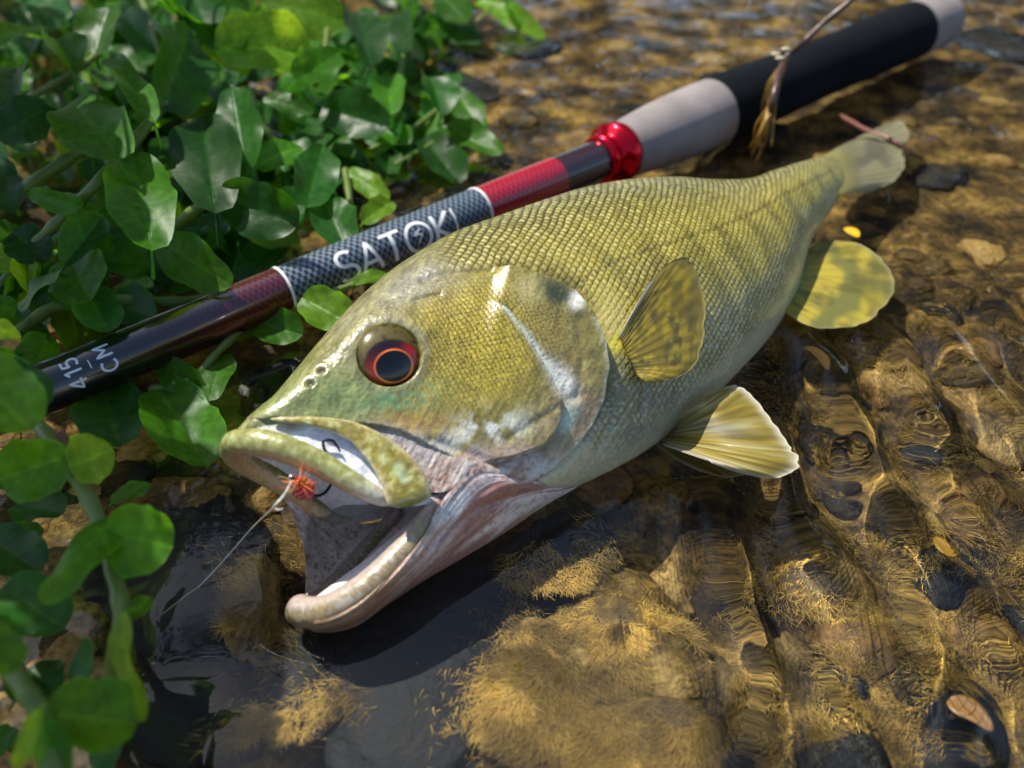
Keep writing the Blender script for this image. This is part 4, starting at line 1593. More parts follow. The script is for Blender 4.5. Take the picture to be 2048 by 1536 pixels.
M_GREYF = foam('grey_foam', (0.24, 0.21, 0.20))
M_BLACKF = foam('black_foam', (0.006, 0.008, 0.010))
rg = 0.0140
lathe('grey_grip', [(T['col1'] + 0.0008, 0.0106)] + [(T['col1'] + 0.0008 + (T['gb'] - T['col1']) * a_, 0.0106 + (rg - 0.0106) * (1 - (1 - a_) ** 2.2)) for a_ in np.linspace(0.04, 1, 14)], M_GREYF,
      'tapering grey foam front of the grip')
lathe('black_grip', [(T['gb'], rg + 0.0001), (T['gb'] + 0.0008, rg + 0.0004)] + [(t, rg + 0.0004 - 0.0011 * math.sin(math.pi * a_) ** 2) for a_, t in zip(np.linspace(0, 1, 20), np.linspace(T['gb'] + 0.0012, T['be'], 20))], M_BLACKF,
      'long black foam grip')
lathe('end_cap', [(T['be'], rg + 0.0002), (T['be'] + 0.0005, rg + 0.0003), (T['end'] - 0.004, rg), (T['end'] - 0.0012, rg - 0.0012), (T['end'], rg - 0.004), (T['end'] + 0.0003, 0.0)], M_GREYF,
      'rounded grey butt of the grip')


# --- lettering: pen strokes wrapped onto the blank
def arc(cx, cy, rx, ry, a0, a1, n=14):
    a = np.radians(np.linspace(a0, a1, n))
    return np.stack([cx + rx * np.cos(a), cy + ry * np.sin(a)], -1)


GL = {
    'S': [np.concatenate([arc(0.34, 0.74, 0.27, 0.25, 40, 180, 12), arc(0.34, 0.74, 0.27, 0.24, 180, 265, 6), arc(0.36, 0.255, 0.29, 0.25, 85, -90, 14), arc(0.36, 0.255, 0.31, 0.25, -90, -150, 6)])],
    'A': [np.array([(0.02, 0), (0.36, 1.0), (0.70, 0)]), np.array([(0.14, 0.33), (0.58, 0.33)])],
    'T': [np.array([(0.0, 0.98), (0.62, 0.98)]), np.array([(0.31, 0.98), (0.31, 0)])],
    'O': [arc(0.46, 0.5, 0.46, 0.5, 0, 360, 36)],
    'K': [np.array([(0.06, 0), (0.06, 1)]), np.array([(0.56, 1.0), (0.09, 0.48), (0.60, 0.0)])],
    'I': [np.array([(0.05, 0), (0.05, 1)])],
    '4': [np.array([(0.46, 0), (0.46, 1.0), (0.0, 0.30), (0.64, 0.30)])],
    '1': [np.array([(0.08, 0.78), (0.30, 1.0), (0.30, 0.0)])],
    '5': [np.concatenate([[(0.52, 0.96), (0.12, 0.96), (0.08, 0.54)], arc(0.28, 0.32, 0.28, 0.30, 120, -140, 14)])],
    'C': [arc(0.40, 0.5, 0.36, 0.46, 48, 312, 22)],
    'M': [np.array([(0.06, 0), (0.06, 0.98), (0.40, 0.35), (0.74, 0.98), (0.74, 0)])],
}


def stroke_mesh(strokes, width, place, height=0.00006):
    """flat ribbons of the given width; place maps (n,2) -> world"""
    b = Build()
    for s in strokes:
        s = np.asarray(s, float)
        out = [s[0]]
        for k_ in range(len(s) - 1):
            n_ = max(2, int(np.linalg.norm(s[k_ + 1] - s[k_]) / (width * 0.6)))
            for j in range(1, n_ + 1):
                out.append(s[k_] + (s[k_ + 1] - s[k_]) * j / n_)
        p = np.array(out)
        T_ = np.gradient(p, axis=0)
        T_ /= np.linalg.norm(T_, axis=1, keepdims=True) + 1e-12
        N_ = np.stack([-T_[:, 1], T_[:, 0]], -1)
        L_, Rr = p + N_ * width / 2, p - N_ * width / 2
        V = np.stack([L_, Rr], 1).reshape(-1, 2)
        b.add(place(V, height), gridfaces(len(p), 2))
    return b.mesh('letter', smooth=False)


M_INK = simple('white_print', (0.80, 0.80, 0.80), 0.4).m
M_INKB = simple('pale_blue_print', (0.62, 0.66, 0.72), 0.4).m


def rad_at(t):
    return np.interp(t, [T['tip'], T['r1'], T['r2']], [r0, r1, r2])


LH = 0.0096
xs_ = {'S': 655, 'A': 700, 'T': 748, 'O': 792, 'K': 846, 'I': 887}
t_end = rod_t(900)
for ch, px in xs_.items():
    t0 = rod_t(px)
    nxt = sorted([rod_t(v) for v in xs_.values() if v > px] + [t_end])[0]
    wid = (nxt - t0) * 0.86
    gw = {'S': 0.66, 'A': 0.72, 'T': 0.62, 'O': 0.92, 'K': 0.62, 'I': 0.14}[ch]
    sx = wid / gw if ch != 'I' else 0.006

    def place(V, hgt, t0=t0, sx=sx):
        t = t0 + V[:, 0] * sx / LH * 1.0
        a_ = R(-44) + V[:, 1] / rad_at(t) * 1.0
        return rod_pt(t, a_, rad_at(t) + hgt)
    strokes = [np.asarray(s) * LH for s in GL[ch]]
    o = rod_part('letter', stroke_mesh(strokes, 0.00112, place), M_INK, 'white letter %s' % ch)
    if ch == 'O':
        mark = [np.array([(0.60, 0.74), (0.30, 0.60), (0.62, 0.56), (0.38, 0.30)]) * LH, np.array([(0.36, 0.70), (0.60, 0.48)]) * LH]
        rod_part('emblem', stroke_mesh(mark, 0.0004, place), M_INK, 'small white jagged mark inside the letter O')


# 415 / dash / CM run round the blank
def ring_text(chars, t_top, size, a0, adv, wd):
    a = a0
    for ch in chars:
        def place(V, hgt, a=a):
            t = t_top + size - V[:, 1]
            return rod_pt(t, a + V[:, 0] / rad_at(t), rad_at(t) + hgt)
        rod_part('letter', stroke_mesh([np.asarray(s) * size for s in GL[ch]], wd, place), M_INKB, 'pale character %s' % ch)
        a += adv[ch] * size / r0


ring_text('415', rod_t(127), 0.0042, R(-30), {'4': 0.80, '1': 0.56, '5': 0.8}, 0.00062)
ring_text('CM', rod_t(192), 0.0042, R(-20), {'C': 0.92, 'M': 0.9}, 0.00066)


def place(V, hgt):
    return rod_pt(rod_t(176) + V[:, 0], R(2) + V[:, 1] / r0, rad_at(rod_t(176)) + hgt)


rod_part('printed_dash', stroke_mesh([np.array([(0, 0), (0, 0.0022)])], 0.0003, place), M_INKB)
tag(rod, 'black and red telescopic fishing rod with grey and black foam grip, lying beside the fish', 'fishing rod')

# ------------------------------------------------------------------ the fly, its hook and the line
fc = fworld(fpix(np.array([(606, 974)], float), 13.0))[0]
fly = empty('fishing_fly', fc)
FLY_INV = Matrix.Translation(-Vector(fc))


def fly_part(name, me, mat, label=None):
    o = obj(name, me, mat, fly)
    o.matrix_parent_inverse = FLY_INV
    if label: o['label'] = label
    return o


def fp(x, y, h):
    return fworld(fpix(np.array([(x, y)], float), h))[0]


def fly_body():
    b = Build()
    A, B2 = fp(588, 962, 13.5), fp(622, 992, 12.0)
    n = 40
    s = np.linspace(0, 1, n)
    path = A + (B2 - A) * s[:, None]
    rad = 0.0021 * np.sin(math.pi * (0.08 + 0.84 * s)) ** 0.6 * (1 + 0.12 * np.sin(s * 5.5 * 2 * math.pi))
    V, F = tube(path, rad, 16)
    stripe = np.repeat((np.sin(s * 5.5 * 2 * math.pi) > 0.2)[:, None], 16, 1).reshape(-1)
    cc = np.where(stripe[:, None], lin(226, 30, 24), lin(120, 4, 10))
    b.add(V, F, np.concatenate([cc, cc[:1], cc[-1:]]))
    return b.mesh('wound_body')


k = vcol_mat('red_wire', 0.18)
k.set(Coat_Weight=0.8, Specular_IOR_Level=0.7)
fly_part('wound_body', fly_body(), k.m, 'glossy red ribbed body')


def hackle():
    b = Build()
    r = np.random.default_rng(4)
    c = fp(600, 966, 14.6)
    for i in range(46):
        d = unit(r.normal(0, 1, 3) * np.array([1, 0.6, 0.7]) + 0.4 * _view)
        ln = r.uniform(0.0020, 0.0050)
        p = c + d * ln * np.linspace(0, 1, 5)[:, None] + np.array([0, 0, -0.0005]) * (np.linspace(0, 1, 5) ** 2)[:, None]
        V, F = tube(p, 0.00012 * np.linspace(1.2, 0.4, 5), 4)
        b.add(V, F, lin(*[(240, 120, 40), (220, 90, 30), (190, 150, 90)][i % 3]))
    return b.mesh('hackle')


fly_part('hackle', hackle(), vcol_mat('orange_hackle', 0.5).m, 'spiky orange hackle fibres')
hk = cr(np.array([fp(584, 956, 13.6), fp(596, 966, 13.2), fp(622, 990, 12.0), fp(650, 985, 10.0), fp(668, 950, 10.2), fp(655, 915, 12.6), fp(646, 886, 14.6), fp(655, 880, 15.2), fp(668, 884, 15.4), (fp(681, 904, 15.4))]), np.linspace(0, 9, 60))
V, F = tube(hk, 0.00032 * np.minimum(1, np.linspace(4.0, 0.6, 60)), 10)
k = simple('blued_steel', (0.03, 0.035, 0.06), 0.25, Metallic=0.9)
hook = fly_part('hook', mesh_np('hook', V, F), k.m, 'dark hook whose bend shows through the upper lip')
ring = fp(586, 958, 14.0) + 0.0008 * (np.cos(np.linspace(0, 6.28, 24))[:, None] * RDIR + np.sin(np.linspace(0, 6.28, 24))[:, None] * RUPV)
V, F = tube(ring, 0.00017, 8)
fly_part('hook_eye', mesh_np('hook_eye', V, F), simple('bright_steel', (0.6, 0.6, 0.6), 0.2, Metallic=1.0).m)
tag(fly, 'red bead shaped fishing fly hooked in the gaping mouth', 'fishing fly')

ln_ctrl = np.array([fp(584, 962, 14.0), fp(570, 988, 14.0), fp(545, 1016, 12.5), atz((500, 1060), 0.006), atz((455, 1112), 0.003), atz((405, 1166), 0.0006), atz((370, 1200), -0.003), atz((330, 1245), -0.008)])
pth = cr(ln_ctrl, np.linspace(0, len(ln_ctrl) - 1, 60))
rr = np.where(np.arange(60) < 17, 0.00030, 0.00014)
line = empty('fishing_line', pth[0])
LINE_INV = Matrix.Translation(-Vector(pth[0]))
V, F = tube(pth, rr, 7)
M_LINE = simple('line_nylon', (0.62, 0.60, 0.50), 0.25, Transmission_Weight=0.2).m
o = obj('strand', mesh_np('strand', V, F), M_LINE, line)
o.matrix_parent_inverse = LINE_INV
V, F = tube(np.array([fp(545, 1016, 12.5), fp(556, 1020, 12.8), fp(566, 1018, 13.4)]), 0.00022, 6)
o = obj('knot_tag', mesh_np('knot_tag', V, F), M_LINE, line)
o.matrix_parent_inverse = LINE_INV
tag(line, 'thin pale fishing line running from the red fly into the water', 'fishing line')

# ------------------------------------------------------------------ watercress
def leaf_mesh(var, seed):
    ns, nt_ = 30, 21
    s = np.linspace(0, 1, ns)[:, None]
    t = np.linspace(-1, 1, nt_)[None, :]
    kind = var % 4
    if kind == 0:      # round
        w = np.sqrt(np.clip(1 - (2 * s - 1) ** 2, 0, 1)) ** 0.85
    elif kind == 1:    # ovate
        w = np.sin(math.pi * s ** 0.84) ** 0.50
    elif kind == 2:    # broad with drawn-in tip
        w = np.sin(math.pi * s ** 0.76) ** 0.55
    else:              # obovate
        w = np.sin(math.pi * s ** 1.10) ** 0.52
    w = np.nan_to_num(w)
    r = np.random.default_rng(seed)
    ph = r.uniform(0, 6.28, 4)
    wav = 1 + 0.035 * np.sin(s * 21 + ph[0]) * (t > 0) + 0.035 * np.sin(s * 17 + ph[1]) * (t < 0) + 0.04 * np.sin(s * 7 + ph[2]) * np.sign(t)
    back = -0.10 * np.abs(t) ** 1.5 * np.exp(-(s / 0.16) ** 2)      # heart-shaped base
    x = s + back + 0 * t
    y = 0.5 * t * np.maximum(w, 0.0) * wav
    fold = [0.20, 0.45, 0.10, 0.30, 0.75, 0.15, 0.35, -0.15][seed % 8]
    droop = [0.25, 0.10, 0.35, -0.10, 0.15, 0.45, 0.05, 0.20][seed % 8]
    z = fold * np.abs(y) ** 1.3 - droop * s ** 2 * 0.6 + 0.07 * np.sin(s * 9 + ph[3] + 1.5 * np.sign(t)) * np.abs(t) ** 2 * w
    # pinched veins
    va = np.abs(t)
    vein = np.exp(-(va / 0.06) ** 2)
    side = np.zeros_like(x)
    for k_ in range(4):
        s0 = 0.08 + 0.19 * k_
        side = np.maximum(side, np.exp(-((s - s0 - 0.30 * va) / 0.020) ** 2) * (va > 0.03) * (1 - 0.6 * va))
    z = z - 0.010 * vein - 0.006 * side
    z = z + 0.02 * (fbm(np.stack([x * 6 + seed, y * 6], -1), 1.0, 2, seed) - 0.5)
    V = np.stack([x, y, z], -1).reshape(-1, 3)
    c = np.ones(x.shape + (3,)) * (0.85 + 0.3 * fbm(np.stack([x * 5, y * 5 + seed], -1), 1.0, 3, seed + 9))[..., None]
    c = c * (1 + 0.55 * (0.8 * vein + 0.35 * side))[..., None] * np.array([1, 1, 0.9])
    edge = np.clip((va - 0.9) / 0.1, 0, 1)
    c = c * (1 + 0.3 * edge)[..., None]
    pp = cr(np.array([(0.05, 0, z[1, nt_ // 2]), (-0.06, 0, -0.03), (-0.13, 0.01, -0.10), (-0.17, 0.02, -0.20)]), np.linspace(0, 3, 9))
    PV, PF = tube(pp, np.linspace(0.020, 0.032, 9), 6, cap=False)
    n0 = len(V)
    V = np.concatenate([V, PV])
    c = np.concatenate([c.reshape(-1, 3), np.full((len(PV), 3), 1.3)])
    return mesh_np('leaf', V, np.concatenate([gridfaces(ns, nt_), PF[0] + n0]), c)


def leaf_mat(name, base, trans, tmix):
    k = NT(name)
    a = k.n('VertexColor', layer_name='Col')
    oi = k.n('ObjectInfo')
    mr = k.n('MapRange')
    mr.inputs[3].default_value, mr.inputs[4].default_value = 0.65, 1.35
    k.l(oi.outputs['Random'], mr.inputs[0])
    m0 = k.n('MixRGB', blend_type='MULTIPLY')
    m0.inputs[0].default_value = 1
    k.l(a.outputs[0], m0.inputs[1])
    k.l(mr.outputs[0], m0.inputs[2])
    g = k.n('NewGeometry')
    nz = k.n('TexNoise', Scale=420.0, Detail=4.0)
    k.l(g.outputs['Position'], nz.inputs['Vector'])
    mr2 = k.n('MapRange')
    mr2.inputs[1].default_value, mr2.inputs[2].default_value = 0.3, 0.7
    mr2.inputs[3].default_value, mr2.inputs[4].default_value = 0.75, 1.25
    k.l(nz.outputs[0], mr2.inputs[0])
    m1 = k.n('MixRGB', blend_type='MULTIPLY')
    m1.inputs[0].default_value = 1
    k.l(m0.outputs[0], m1.inputs[1])
    k.l(mr2.outputs[0], m1.inputs[2])
    def tint(c):
        m = k.n('MixRGB', blend_type='MULTIPLY')
        m.inputs[0].default_value = 1
        m.inputs[2].default_value = (*c, 1)
        k.l(m1.outputs[0], m.inputs[1])
        return m.outputs[0]
    k.l(tint(base), k.b.inputs['Base Color'])
    k.set(Roughness=0.40, Specular_IOR_Level=0.22)
    bump(k, nz.outputs[0], 0.25, 0.0005)
    tr = k.n('BsdfTranslucent')
    k.l(tint(trans), tr.inputs['Color'])
    mx = k.n('MixShader')
    mx.inputs[0].default_value = tmix
    k.l(k.b.outputs[0], mx.inputs[1])
    k.l(tr.outputs[0], mx.inputs[2])
    k.l(mx.outputs[0], k.out.inputs[0])
    return k.m


M_LEAF = [leaf_mat('leaf_blue_green', (0.014, 0.066, 0.009), (0.12, 0.38, 0.008), 0.34),
          leaf_mat('leaf_green', (0.036, 0.125, 0.007), (0.26, 0.60, 0.010), 0.42),
          leaf_mat('leaf_yellow_green', (0.115, 0.26, 0.016), (0.56, 0.80, 0.02), 0.50)]
LEAVES = {}
for m_ in range(3):
    for v_ in range(8):
        me = leaf_mesh(v_, v_ + 1)
        me.materials.append(M_LEAF[m_])
        LEAVES[(m_, v_)] = me
k = NT('cress_stem')
k.set(Base_Color=(0.13, 0.19, 0.035, 1), Roughness=0.4, Subsurface_Weight=0.0)
tr = k.n('BsdfTranslucent')
tr.inputs['Color'].default_value = (0.40, 0.42, 0.05, 1)
mx = k.n('MixShader')
mx.inputs[0].default_value = 0.25
k.l(k.b.outputs[0], mx.inputs[1])
k.l(tr.outputs[0], mx.inputs[2])
k.l(mx.outputs[0], k.out.inputs[0])
M_STEM = k.m

PLANTS = [
    ((70, 100), 'watercress sprig with pale mottled leaf and small round leaf above a slanting stem'),
    ((230, 210), 'watercress sprig with a narrow folded leaf and thin bright rims'),
    ((400, 300), 'tall watercress sprig of broad dark leaves beside a thick yellow stem'),
    ((560, 70), 'watercress sprig with large yellow green leaves lit through by the sun'),
    ((760, 90), 'watercress sprig of round dark leaves at the back of the cress bank'),
    ((860, 230), 'watercress sprig of round leaves reaching out over open water'),
    ((910, 320), 'watercress sprig half sunk in the water behind the red rod section'),
    ((190, 540), 'watercress sprig of glossy leaves overhanging the black rod blank'),
    ((650, 390), 'watercress sprig tucked behind the carbon weave of the rod'),
    ((40, 780), 'blurred watercress sprig leaning across the tip end of the rod'),
    ((370, 810), 'watercress sprig with round leaves floating between rod and fish mouth'),
    ((190, 1050), 'long watercress stem with paired leaves trailing over dark water by the line'),
    ((120, 1430), 'low watercress sprig with one leaf edge glowing in the sun'),
    ((640, 620), 'bright watercress leaves showing between the fish forehead and the rod'),
    ((1020, 20), 'stray sunlit watercress sprig at the outer edge of the cress bank'),
]
PA = np.array([p[0] for p in PLANTS], float)
PROOT, PINV = [], []
for (ax, ay), lab in PLANTS:
    b0 = atz((ax, ay), -0.02)
    b0[2] = -0.022
    e = empty('watercress_plant', b0)
    tag(e, lab, 'watercress', 'watercress growing along the bank')
    PROOT.append(e)
    PINV.append(Matrix.Translation(-Vector(b0)))
rl = np.random.default_rng(17)


def leaf(bx, by, tx, ty, wpx, z0, z1, mat=1, var=None, roll=None, plant=None, pet=True):
    B_, T_ = atz((bx, by), z0), atz((tx, ty), z1)
    ax = T_ - B_
    ln = np.linalg.norm(ax)
    ax = ax / ln
    mid = (B_ + T_) / 2
    dep = (mid - CAMP) @ FW
    wid = wpx * dep / FPX * 1.08
    nh = unit(0.62 * np.array([0, 0, 1.0]) + 0.55 * unit(CAMP - mid) + rl.normal(0, 0.10, 3))
    wd = unit(np.cross(nh, ax))
    nn = np.cross(ax, wd)
    if roll is None: roll = rl.normal(0, 22)
    c_, s_ = math.cos(R(roll)), math.sin(R(roll))
    wd, nn = wd * c_ + nn * s_, nn * c_ - wd * s_
    if var is None: var = int(rl.integers(8))
    pi = int(np.argmin(np.hypot(PA[:, 0] - (bx + tx) / 2, PA[:, 1] - (by + ty) / 2))) if plant is None else plant
    o = bpy.data.objects.new('leaf', LEAVES[(mat, var)])
    COL.objects.link(o)
    o.parent = PROOT[pi]
    sc_z = 0.5 * (ln + wid)
    Mx = Matrix([[ax[0] * ln, wd[0] * wid, nn[0] * sc_z, B_[0]], [ax[1] * ln, wd[1] * wid, nn[1] * sc_z, B_[1]], [ax[2] * ln, wd[2] * wid, nn[2] * sc_z, B_[2]], [0, 0, 0, 1]])
    o.matrix_basis = PINV[pi] @ Mx
    o.cycles.is_caustics_receiver = bool(z0 < 0.004)
    return o


# leaves read from the photograph: base, tip, width (pixels), heights (m), tone, shape
LF = [
    (-40, 95, 70, 25, 120, .048, .052, 1, 1), (60, 5, 132, 34, 66, .045, .045, 0, 0), (146, 140, 112, 68, 78, .052, .056, 1, 3), (192, 104, 214, 10, 100, .045, .056, 1, 0),
    (300, 228, 205, 68, 56, .050, .060, 1, 4), (228, 305, 122, 158, 128, .048, .054, 1, 1), (330, 205, 372, 66, 128, .044, .050, 0, 2), (4, 212, 30, 128, 92, .050, .050, 0, 0),
    (90, 218, -10, 268, 96, .050, .046, 0, 1), (300, 478, 262, 268, 122, .036, .048, 1, 1), (428, 402, 398, 186, 128, .034, .046, 0, 1), (492, 336, 468, 182, 96, .032, .042, 0, 2),
    (452, 396, 596, 446, 104, .032, .028, 0, 0), (448, 98, 626, 92, 134, .042, .038, 2, 0), (545, 8, 694, 30, 116, .040, .036, 2, 1), (600, 156, 676, 108, 74, .036, .036, 1, 2),
    (408, 98, 494, 144, 74, .040, .034, 2, 3), (736, 118, 714, 18, 84, .026, .030, 0, 0), (826, 12, 814, 96, 78, .022, .020, 0, 0), (766, 252, 642, 212, 92, .020, .024, 0, 0),
    (882, 224, 862, 148, 82, .016, .024, 0, 3), (912, 186, 962, 252, 62, .012, .008, 1, 1), (782, 222, 776, 148, 64, .014, .018, 1, 0), (758, 258, 820, 284, 58, .008, .006, 1, 0),
    (852, 284, 918, 362, 78, .002, .0012, 0, 0), (896, 258, 1008, 312, 64, .006, .003, 1, 2), (700, 346, 772, 388, 48, .010, .008, 2, 1), (730, 442, 784, 400, 48, .010, .012, 2, 0),
    (536, 196, 622, 218, 44, .030, .028, 1, 1), (968, 6, 1084, 58, 44, .012, .006, 2, 4), (886, -10, 934, 42, 66, .016, .012, 1, 0), (616, 404, 644, 296, 84, .022, .026, 0, 2),
    (690, 492, 648, 398, 84, .014, .020, 0, 0), (184, 518, 300, 524, 122, .030, .026, 0, 0), (134, 524, 202, 430, 74, .032, .038, 0, 3), (112, 546, 26, 606, 92, .032, .030, 0, 1),
    (142, 524, 186, 606, 116, .030, .026, 1, 2), (180, 588, 216, 662, 84, .024, .020, 0, 0), (326, 486, 444, 566, 94, .026, .022, 1, 1), (152, 412, 46, 374, 50, .036, .038, 1, 6),
    (-60, 740, 62, 856, 138, .058, .054, 1, 0), (-22, 742, 88, 816, 106, .048, .044, 0, 0), (-50, 640, 44, 668, 44, .054, .050, 2, 1), (128, 914, -6, 962, 118, .036, .034, 1, 0),
    (148, 932, 228, 896, 98, .036, .038, 2, 2), (222, 1064, 344, 1094, 132, .032, .030, 1, 0), (216, 1044, 82, 1194, 96, .032, .036, 1, 6), (244, 1244, 250, 1442, 80, .028, .024, 2, 4),
    (16, 1180, 128, 1254, 114, .020, .018, 0, 0), (-20, 1080, 80, 1140, 100, .018, .018, 0, 0), (104, 1430, 276, 1444, 150, .026, .022, 1, 0), (-50, 1260, 28, 1344, 96, .044, .040, 1, 0),
    (76, 1428, 26, 1540, 34, .034, .030, 2, 4), (76, 1440, 134, 1566, 66, .030, .024, 1, 1), (212, 788, 238, 888, 124, .0016, .0014, 0, 0), (322, 790, 414, 926, 132, .0016, .0014, 1, 0),
    (328, 736, 402, 782, 62, .004, .003, 1, 0), (420, 792, 446, 694, 66, .003, .006, 1, 1), (498, 640, 604, 668, 74, .006, .004, 1, 0), (612, 600, 700, 646, 84, .010, .008, 2, 0),
    (712, 564, 776, 540, 34, .010, .011, 2, 1), (560, 600, 620, 560, 60, .008, .010, 1, 2), (30, 470, 90, 520, 80, .024, .020, 0, 0), (-20, 330, 20, 420, 80, .040, .034, 0, 0),
    (230, 1000, 300, 960, 40, .020, .02, 1, 1), (300, 1200, 250, 1240, 40, .024, .026, 1, 3), (520, 330, 600, 280, 70, .026, .030, 1, 1), (560, 300, 640, 330, 80, .022, .020, 0, 2),
    (1010, -20, 1050, 40, 50, .014, .010, 1, 1), (330, 20, 420, 60, 100, .046, .048, 0, 2), (420, 10, 500, 20, 80, .048, .046, 1, 3), (380, -20, 420, 60, 90, .052, .050, 0, 1),
    (430, 52, 490, 96, 56, .044, .042, 1, 5), (250, 40, 320, 100, 70, .038, .036, 0, 0), (640, 250, 600, 330, 70, .018, .016, 0, 1), (690, 150, 640, 190, 70, .016, .018, 1, 0)]
for L in LF:
    leaf(*L[:7], mat=L[7], var=L[8])
# lower tiers of leaves filling the bank, shade put in by dark tones
poly = [(-60, -40), (960, -40), (900, 100), (930, 230), (760, 330), (640, 420), (520, 520), (330, 600), (120, 680), (-60, 760)]


def inside(px, py, pg):
    c = False
    j = len(pg) - 1
    for i in range(len(pg)):
        if (pg[i][1] > py) != (pg[j][1] > py) and px < (pg[j][0] - pg[i][0]) * (py - pg[i][1]) / (pg[j][1] - pg[i][1]) + pg[i][0]:
            c = not c
        j = i
    return c


n_ = 0
while n_ < 280:
    px, py = rl.uniform(-60, 1000), rl.uniform(-40, 800)
    if not inside(px, py, poly): continue
    # taller toward the bank, low at the water's edge
    edge = min(1.0, max(0.0, (900 - px - 0.55 * py) / 700))
    z = rl.uniform(0.001, 0.006 + 0.016 * edge)
    a = rl.uniform(0, 6.28)
    ln = rl.uniform(55, 105) * (0.75 + 0.4 * (py + 200) / 1000)
    leaf(px, py, px + ln * math.cos(a), py + ln * 0.75 * math.sin(a), ln * rl.uniform(0.7, 1.0), z, max(0.0008, z + rl.normal(0, 0.004)), mat=int(rl.choice(3, p=[0.62, 0.33, 0.05])))
    n_ += 1
for px, py in [(40, 1010), (30, 1400), (150, 1320), (-20, 930), (60, 1340), (180, 1500), (10, 1060), (-30, 1480)]:
    leaf(px, py, px + rl.uniform(40, 90), py + rl.uniform(-40, 60), 90, rl.uniform(0.004, 0.014), rl.uniform(0.004, 0.014), mat=0)

# tall sprigs added unseen above the view, to cast dappled shade on the cress
SUNV = np.array(SUN[:])
TALL = [((330, -260), 'unseen tall plant added to shade the sunlit sprigs and the folded leaf'), ((640, -330), 'unseen tall plant added to shade the round dark leaves at the back'),
        ((-150, -120), 'unseen tall plant added to shade the cress by the rod tip')]
for (ax_, ay_), lab in TALL:
    b0 = atz((ax_, ay_), -0.01)
    e = empty('shade_plant', b0)
    tag(e, lab, 'plant', 'unseen tall plants added to shade the cress')
    PROOT.append(e)
    PINV.append(Matrix.Translation(-Vector(b0)))
TROOT = [np.array(e.location[:]) for e in PROOT[-3:]]
NP0 = len(PROOT) - 3
TIPS = [[], [], []]


def shade_leaf(tx, ty, zt, t, size, pi):
    Q = atz((tx, ty), zt) + SUNV * t
    a = rl.uniform(0, 6.28)
    ax = unit(np.array([math.cos(a), math.sin(a), rl.normal(0, 0.25)]))
    nn = unit(SUNV + rl.normal(0, 0.35, 3))
    wd = unit(np.cross(nn, ax))
    nn = np.cross(ax, wd)
    o = bpy.data.objects.new('leaf', LEAVES[(int(rl.integers(2)), int(rl.integers(4)))])
    COL.objects.link(o)
    o.parent = PROOT[NP0 + pi]
    w_ = size * 0.85
    B_ = Q - ax * size / 2
    o.matrix_basis = PINV[NP0 + pi] @ Matrix([[ax[0] * size, wd[0] * w_, nn[0] * size, B_[0]], [ax[1] * size, wd[1] * w_, nn[1] * size, B_[1]], [ax[2] * size, wd[2] * w_, nn[2] * size, B_[2]], [0, 0, 0, 1]])
    TIPS[pi].append(B_)


for i in range(62):
    while True:
        px, py = rl.uniform(-40, 700), rl.uniform(-40, 640)
        if px + 0.9 * py < 680 and not (380 < px < 700 and py < 150): break
    shade_leaf(px, py, 0.03, rl.uniform(0.085, 0.16), rl.uniform(0.020, 0.034), 2 if px < 160 else (0 if px < 480 else 1))
for i in range(26):
    px, py = rl.uniform(-80, 330), rl.uniform(860, 1500)
    shade_leaf(px, py, 0.02, rl.uniform(0.15, 0.20), rl.uniform(0.018, 0.030), 2)
for i in range(6):
    px, py = rl.uniform(330, 480), rl.uniform(1000, 1480)
    shade_leaf(px, py, -0.005, rl.uniform(0.20, 0.24), rl.uniform(0.022, 0.034), 2)
for pi in range(3):
    tips = np.array(TIPS[pi])
    for k_ in range(0, len(tips), 4):
        g4 = tips[k_:k_ + 4]
        mid = g4.mean(0)
        root = TROOT[pi] + rl.normal(0, 0.02, 3) * [1, 1, 0]
        up_ = root * 0.4 + mid * 0.6
        up_[2] = max(mid[2], 0.14) + 0.05
        V, F = tube(cr(np.array([root, root * [0.85, 0.85, 1] + mid * [0.15, 0.15, 0] + [0, 0, 0.12], up_, mid + [0, 0, 0.01]]), np.linspace(0, 3, 24)), np.linspace(0.0016, 0.0007, 24), 8)
        o = obj('stem', mesh_np('stem', V, F), M_STEM, PROOT[NP0 + pi])
        o.matrix_parent_inverse = PINV[NP0 + pi]

